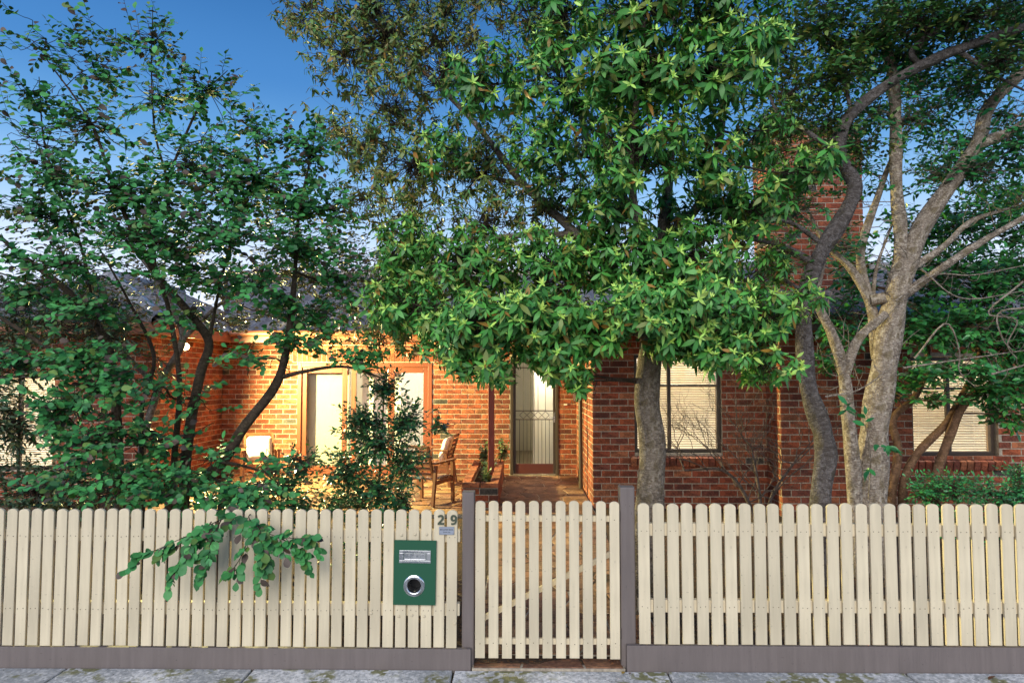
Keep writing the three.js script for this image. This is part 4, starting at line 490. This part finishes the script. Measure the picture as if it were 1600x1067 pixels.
{
  const d = 6.2, t = new Plant('pale_trunk_tree', ground(1362, d), 'pale lichen-spotted tree with several forking trunks, right of the crooked one', 'tree', null, { bark: barkPale, twigMat: barkPale, dens: 5.5, pal: ovalPal, type: 'alt', n: 6, size: .068, geo: LG.oval, twig: .28, tumble: .7, face: .3, wob: .12 });
  t.limb([[1364, 950, d], [1362, 790, d], [1366, 690, d], [1376, 610, d], [1390, 520, d], [1410, 430, d], [1438, 360, d], [1485, 290, d - .1], [1528, 225, d - .15], [1545, 170, d - .2], [1590, 120, d - .3], [1640, 90, d - .3]], [.145, .13, .12, .112, .108, .092, .072, .066, .054, .048, .038], 'trunk');
  t.limb([[1402, 470, d], [1408, 380, d], [1402, 300, d], [1400, 200, d], [1396, 120, d], [1384, 50, d], [1400, -50, d]], [.065, .058, .052, .05, .044, .04], 'trunk');
  t.limb([[1338, 950, d - .05], [1336, 780, d - .05], [1328, 670, d - .05], [1318, 580, d - .05], [1300, 520, d - .05], [1278, 470, d], [1290, 400, d + .1]], [.07, .065, .06, .05, .045, .032, .016], 'trunk');
  t.limb([[1320, 590, d - .05], [1342, 530, d - .1], [1385, 490, d - .1]], [.045, .04, .035]); t.limb([[1372, 560, d + .1], [1362, 480, d + .1], [1330, 420, d + .1], [1290, 380, d + .1], [1250, 300, d + .1]], [.055, .045, .035, .022, .01]); t.limb([[1362, 480, d + .1], [1345, 400, d + .15], [1375, 300, d + .15], [1400, 230, d + .2]], [.045, .04, .03, .012]); t.limb([[1385, 465, d], [1362, 470, d + .05]], [.05, .05]);
  t.limb([[1416, 460, d], [1470, 420, d - .2], [1540, 375, d - .3], [1620, 330, d - .4]], [.042, .034, .028, .022]); t.limb([[1424, 420, d], [1475, 385, d], [1520, 345, d + .1], [1580, 325, d + .1]], [.035, .028, .022, .012]); t.limb([[1530, 225, d - .15], [1580, 205, d - .2], [1640, 170, d - .2]], [.05, .04, .03]); t.limb([[1364, 480, d + .1], [1370, 420, d + .1], [1395, 350, d + .1]], [.022, .016, .008]);
  // bare pale twigs
  for (const q of [[[1412, 575, 6], [1500, 562, 5.9], [1620, 545, 5.8]], [[1430, 560, 6], [1480, 505, 5.9], [1500, 550, 5.9], [1500, 580, 5.9], [1525, 605, 5.9]], [[1400, 470, 6], [1460, 430, 6], [1520, 430, 6], [1600, 415, 6]], [[1440, 420, 6], [1500, 465, 6], [1600, 455, 6]], [[1600, 440, 5.8], [1545, 490, 5.8], [1590, 500, 5.8], [1575, 540, 5.8], [1590, 560, 5.8]], [[1610, 480, 5.8], [1560, 490, 5.8], [1568, 530, 5.8], [1585, 550, 5.8]], [[1290, 620, 6], [1340, 610, 6], [1400, 570, 6]], [[1220, 330, 6.2], [1300, 330, 6.2], [1380, 320, 6.2]], [[1550, 585, 5.8], [1620, 565, 5.8]]]) { const w = q.map(p => P(...p)); t.tw.push(tube(w, [.009, .004], 5, .06)); const c = new THREE.CatmullRomCurve3(w); for (let i = 0; i < 5; i++) { const a = c.getPoint(rr(.2, .9)); t.thin(a, a.clone().add(V(rr(-.25, .3), rr(-.25, .25), rr(-.1, .1))), .003, .0012, .3); } }
  for (let i = 0; i < 90; i++) { const s = t.skel[Math.floor(R() * t.skel.length)]; if (s.p.y < 1.7) continue; const b = s.p.clone().add(V(rr(-.45, .45), rr(-.1, .4), rr(-.2, .2))); const o = t.thin(s.p.clone(), b, .005, .0022, .2); if (o.length) t.thin(o[5].p, o[5].p.clone().add(rv().multiplyScalar(.2)), .0025, .001, .2); }
  for (const [x, y, dd, rx, ry, n] of [[1300, 250, 6.3, 45, 50, 8], [1360, 180, 6.2, 40, 60, 10], [1450, 180, 6.2, 50, 60, 14], [1500, 130, 6.1, 50, 50, 14], [1580, 60, 6, 50, 50, 16], [1430, 90, 6.3, 60, 50, 20], [1540, 270, 6.2, 60, 40, 14], [1460, 270, 6.3, 50, 40, 12], [1590, 230, 6, 40, 40, 10], [1420, 20, 6.2, 80, 50, 20], [1580, 10, 6, 60, 40, 16], [1340, 110, 6.3, 40, 40, 10], [1440, 140, 6.4, 70, 60, 10], [1560, 180, 6.4, 60, 50, 10], [1490, 230, 6.5, 60, 40, 8], [1600, 300, 6.4, 50, 40, 8], [1270, 190, 6.4, 60, 50, 9], [1330, 260, 6.4, 50, 60, 8], [1240, 330, 6.4, 40, 50, 7], [1310, 380, 6.4, 40, 40, 5], [1530, 90, 6.4, 70, 50, 10]]) t.blob(x, y, dd, rx, ry, .5, n);
  Object.assign(t.o, { size: .1, n: 3, pal: [...ovalPal.slice(0, 3), [.03, .2, .05, .05]] }); t.o.pal = [[.02, .15, .045, .5], [.03, .2, .05, .5], [.02, .1, .03, 0], [.05, .2, .05, 0]];
  t.spray([[1358, 780, 5.9], [1360, 700, 5.75], [1345, 650, 5.7], [1325, 632, 5.7]], 12, .005); t.spray([[1360, 700, 5.75], [1375, 690, 5.7], [1395, 700, 5.7]], 9, .004);
  t.done(150);
}
// --- camellia by the right window
R = rng(404);
{
  const d = 7.5, t = new Plant('camellia_bush', ground(1410, d), 'tall dense camellia bush in front of the right-hand window', 'bush', null, { bark: M([.26, .15, .09], { map: T.bark, roughness: .95 }), dens: 4, pal: [[.04, .18, .045, .4], [.055, .24, .055, .3], [.03, .12, .035, .3]], type: 'alt', n: 7, size: .085, geo: LG.oval, twig: .25, tumble: .7, face: .45, wob: .08, rough: .3 });
  t.limb([[1396, 870, d], [1394, 780, d], [1404, 700, d], [1396, 655, d], [1430, 620, d], [1450, 570, d], [1440, 480, d]], [.055, .045, .042, .036, .03, .015], 'trunk'); t.limb([[1420, 870, d], [1412, 760, d], [1430, 715, d], [1480, 660, d], [1500, 625, d], [1530, 560, d], [1530, 450, d]], [.055, .045, .042, .036, .03, .012], 'trunk'); t.limb([[1466, 860, d - .1], [1464, 745, d - .1], [1482, 690, d - .1], [1508, 630, d - .1], [1560, 590, d], [1600, 500, d], [1610, 380, d]], [.05, .048, .045, .04, .025, .012], 'trunk');
  t.limb([[1440, 490, d], [1380, 450, d], [1330, 460, d], [1300, 500, d]], [.02, .014, .006]);
  for (const [x, y, dd, rx, ry, n] of [[1440, 580, 7.0, 40, 22, 11], [1500, 575, 7.0, 45, 18, 10], [1470, 625, 7.3, 30, 16, 4], [1570, 600, 7.1, 45, 40, 22], [1590, 650, 7.2, 30, 25, 9], [1500, 510, 7.3, 70, 40, 32], [1580, 530, 7.3, 50, 50, 30], [1440, 510, 7.4, 45, 40, 20], [1540, 440, 7.3, 70, 50, 36], [1460, 430, 7.4, 60, 50, 30], [1600, 420, 7.4, 45, 60, 26], [1500, 350, 7.6, 70, 45, 30], [1580, 330, 7.6, 60, 45, 26], [1430, 360, 7.7, 45, 40, 16], [1330, 500, 7.5, 45, 50, 20], [1300, 560, 7.5, 30, 30, 8], [1340, 420, 7.6, 45, 40, 14], [1390, 600, 7.4, 20, 40, 6], [1620, 560, 7.2, 40, 80, 20]]) t.blob(x, y, dd, rx, ry, .45, n);
  t.done(200);
}
R = rng(454);
{
  const d = 8.2, t = new Plant('olive_leaf_tree', ground(215, d), 'slender olive-leaved tree behind the left tree, hiding the roof tiles', 'tree', null, { bark: barkSlate, twigMat: barkDark, pal: [[.075, .085, .022, .4], [.05, .09, .025, .35], [.11, .09, .02, .2], [.03, .08, .03, .05]], type: 'alt', n: 8, size: .062, geo: LG.small, twig: .26, tumble: .8, face: .3, rough: .5, dens: 4 });
  t.limb([[215, 840, d], [222, 700, d], [250, 600, d], [285, 530, d], [268, 480, d], [240, 430, d], [200, 380, d]], [.05, .045, .04, .03, .012], 'trunk'); t.limb([[285, 530, d], [350, 470, d], [430, 430, d + .3], [520, 410, d + .6]], [.03, .022, .015, .006]); t.limb([[240, 600, d], [160, 520, d], [60, 450, d], [-20, 420, d]], [.03, .022, .015, .008]);
  for (const [x, y, rx, ry, n] of [[60, 440, 60, 40, 14], [150, 450, 60, 35, 14], [230, 430, 50, 35, 10], [330, 440, 60, 35, 12], [410, 420, 55, 40, 13], [490, 440, 50, 45, 14], [550, 480, 40, 40, 11], [440, 490, 50, 25, 9], [370, 500, 40, 20, 6], [130, 510, 60, 28, 12], [50, 520, 60, 35, 12], [200, 360, 70, 40, 9], [420, 350, 60, 40, 8], [560, 400, 40, 40, 9], [190, 500, 35, 25, 6], [330, 500, 50, 20, 6], [90, 470, 70, 40, 10], [480, 400, 60, 50, 10], [520, 370, 60, 45, 9], [600, 440, 35, 50, 9], [590, 530, 40, 20, 7], [510, 520, 50, 18, 7], [300, 380, 60, 40, 7], [100, 360, 70, 40, 7]]) t.blob(x, y, d, rx, ry, .5, n);
  t.done(0);
}
function bush(name, label, px, d, o, blobs, nl, group) { const t = new Plant(name, ground(px, d), label, 'bush', group, o); const b = ground(px, d); for (let i = 0; i < 4; i++) { const e = blobs[Math.floor(i * blobs.length / 4)]; t.limb([b.clone().add(V(rr(-.05, .05), 0, rr(-.05, .05))), b.clone().lerp(P(e[0], e[1], e[2]), .5).add(rv().multiplyScalar(.05)), P(e[0], e[1], e[2])], [.018, .012, .006], 'stem'); } for (const e of blobs) t.blob(...e); t.done(nl); return t; }
R = rng(505);
const darkSmall = { bark: barkDark, dens: 3.4, pal: [[.025, .12, .04, .5], [.018, .085, .035, .35], [.07, .22, .055, .15]], type: 'alt', n: 8, size: .05, geo: LG.small, twig: .24, tumble: .6, face: .3, up: .25, rough: .35 };
bush('garden_bush', 'dark fine-leaved bush standing before the sliding door', 590, 6.6, darkSmall, [[600, 605, 6.6, 32, 34, .25, 18], [560, 655, 6.5, 40, 32, .3, 22], [632, 655, 6.6, 38, 35, .3, 22], [590, 690, 6.4, 60, 40, .35, 34], [636, 720, 6.6, 30, 38, .3, 18], [540, 730, 6.4, 45, 40, .35, 26], [585, 760, 6.3, 62, 45, .4, 34], [520, 780, 6.3, 50, 30, .35, 20], [628, 780, 6.6, 28, 30, .3, 12], [690, 665, 6.7, 16, 10, .1, 4], [570, 840, 6.3, 80, 40, .4, 24]], 120);
bush('garden_bush', 'low dark bush under the left tree, before the cream cushion', 430, 6.3, darkSmall, [[440, 760, 6.2, 55, 35, .35, 24], [340, 780, 6.3, 60, 35, .35, 16], [390, 790, 6.2, 50, 30, .35, 16], [470, 720, 6.3, 35, 30, .25, 10], [480, 790, 6.3, 40, 30, .3, 16]], 60);
bush('hedge_bush', 'dense dark shrubs at the left edge of the garden', 40, 7.2, { bark: barkDark, dens: 3.2, pal: [[.04, .08, .03, .5], [.085, .09, .025, .3], [.02, .07, .035, .2]], type: 'alt', n: 7, size: .08, geo: LG.lance, twig: .26, tumble: .8, face: .3, rough: .5 }, [[30, 560, 7.2, 60, 50, .5, 26], [20, 660, 7, 60, 60, .5, 34], [60, 760, 6.8, 80, 50, .5, 40], [140, 770, 6.9, 50, 40, .4, 20], [100, 500, 7.4, 80, 40, .5, 30], [170, 530, 7.6, 50, 40, .4, 18], [30, 470, 7.4, 60, 40, .5, 20], [110, 640, 7.2, 30, 60, .4, 12], [-40, 600, 7, 50, 120, .5, 30], [180, 470, 7.8, 60, 35, .4, 14], [250, 560, 8, 25, 40, .3, 5]], 80);
bush('hedge_bush', 'low light green hedge behind the fence at far right', 1530, 6.9, { bark: barkDark, pal: [[.03, .18, .055, .5], [.05, .25, .07, .35], [.02, .1, .04, .15]], type: 'alt', n: 8, size: .04, geo: LG.small, twig: .2, tumble: .7, face: .5, rough: .35, up: .3 }, [[1450, 765, 6.9, 32, 25, .3, 26], [1490, 760, 6.8, 45, 22, .3, 34], [1550, 770, 6.8, 55, 25, .35, 40], [1600, 760, 6.8, 45, 28, .35, 34], [1590, 735, 7, 25, 12, .2, 10], [1520, 810, 6.7, 90, 30, .4, 44], [1620, 810, 6.7, 50, 40, .4, 20]], 100);
bush('planter_shrub', 'small leafy shrub in the brick planter by the porch post', 760, 10.6, Object.assign({}, darkSmall, { size: .05, twig: .14, pal: [[.05, .11, .04, .6], [.1, .13, .05, .4]] }), [[757, 710, 11, 8, 22, .15, 12], [760, 745, 10, 9, 16, .2, 10], [787, 705, 11.3, 9, 18, .12, 10], [765, 730, 10.6, 10, 14, .2, 8]], 0);
{ // leafless shrub before the front wall
  R = rng(606); const base = ground(1190, 8.1); const t = new Plant('bare_shrub', base, 'leafless grey shrub tangled before the front window', 'bush', null, { bark: M([.2, .16, .15], { map: T.bark, roughness: 1 }), pal: [], wob: .05 });
  const grow = (p, dir, L, r, k) => { const e = p.clone().addScaledVector(dir, L).add(V(0, -.02, 0)); const o = t.thin(p.clone(), e, r, r * .6, .05); if (k <= 0) return; const n = 2 + Math.floor(R() * 2); for (let i = 0; i < n; i++) { const nd = dir.clone().add(V(rr(-.75, .75), rr(-.3, .5), rr(-.35, .35))).normalize(); grow((i ? o[4 + Math.floor(R() * 4)].p : e), nd, L * rr(.6, .9), r * .62, k - 1); } };
  for (const q of [[[1190, 905, 8.1], [1170, 785, 8.1], [1130, 735, 8.1], [1070, 735, 8.2]], [[1190, 905, 8.1], [1188, 780, 8.1], [1175, 700, 8.1]], [[1195, 905, 8.1], [1205, 780, 8.1], [1240, 725, 8.0]]]) { t.limb(q, [.03, .02, .012], 'stem'); const w = q.map(p => P(...p)); for (const [i, f] of [[1, 0], [2, 0], [3, 0], [1, .5], [2, .4]]) { if (!w[i]) continue; const p = f && w[i + 1] ? w[i].clone().lerp(w[i + 1], f) : w[i]; for (let k = 0; k < 2; k++) grow(p, V(rr(-.9, .8), rr(.2, 1), rr(-.2, .3)).normalize(), rr(.25, .42), .008, 4); } }
  t.done(0);
}
tag(mesh('overhead_cable', tube([P(1000, 235, 9.5), P(1191, 159, 7.8), P(1370, 88, 6.6), P(1552, 14, 5.6), P(1900, -130, 4)], [.007, .007], 6, .2), mat.black, scene), 'thin black overhead cable running down behind the right trees', 'cable');
// fallen leaves on the footpath edge
R = rng(707); const fallen = [M([.16, .06, .02], { side: THREE.DoubleSide }), M([.3, .2, .03], { side: THREE.DoubleSide })];
for (const [px, py, c, s, l] of [[1556, 1050, 0, .07, 'curled brown fallen leaf on the concrete at far right'], [1148, 1049, 1, .04, 'small tan fallen leaf at the foot of the right fence'], [972, 1043, 1, .045, 'yellow fallen leaf beside the right gate post'], [985, 1052, 0, .03, 'tiny brown fallen leaf on the footpath near the gate']]) { const p = P(px, py, 4.13); const m = mesh('fallen_leaf', LG.oval, fallen[c], scene, V(p.x, .012, -4.13)); m.scale.setScalar(s); m.rotation.set(rr(-.1, .1), R() * 6, rr(-.3, .3)); tag(m, l, 'leaf', 'fallen leaves on the footpath'); }
renderer.render(scene, camera);
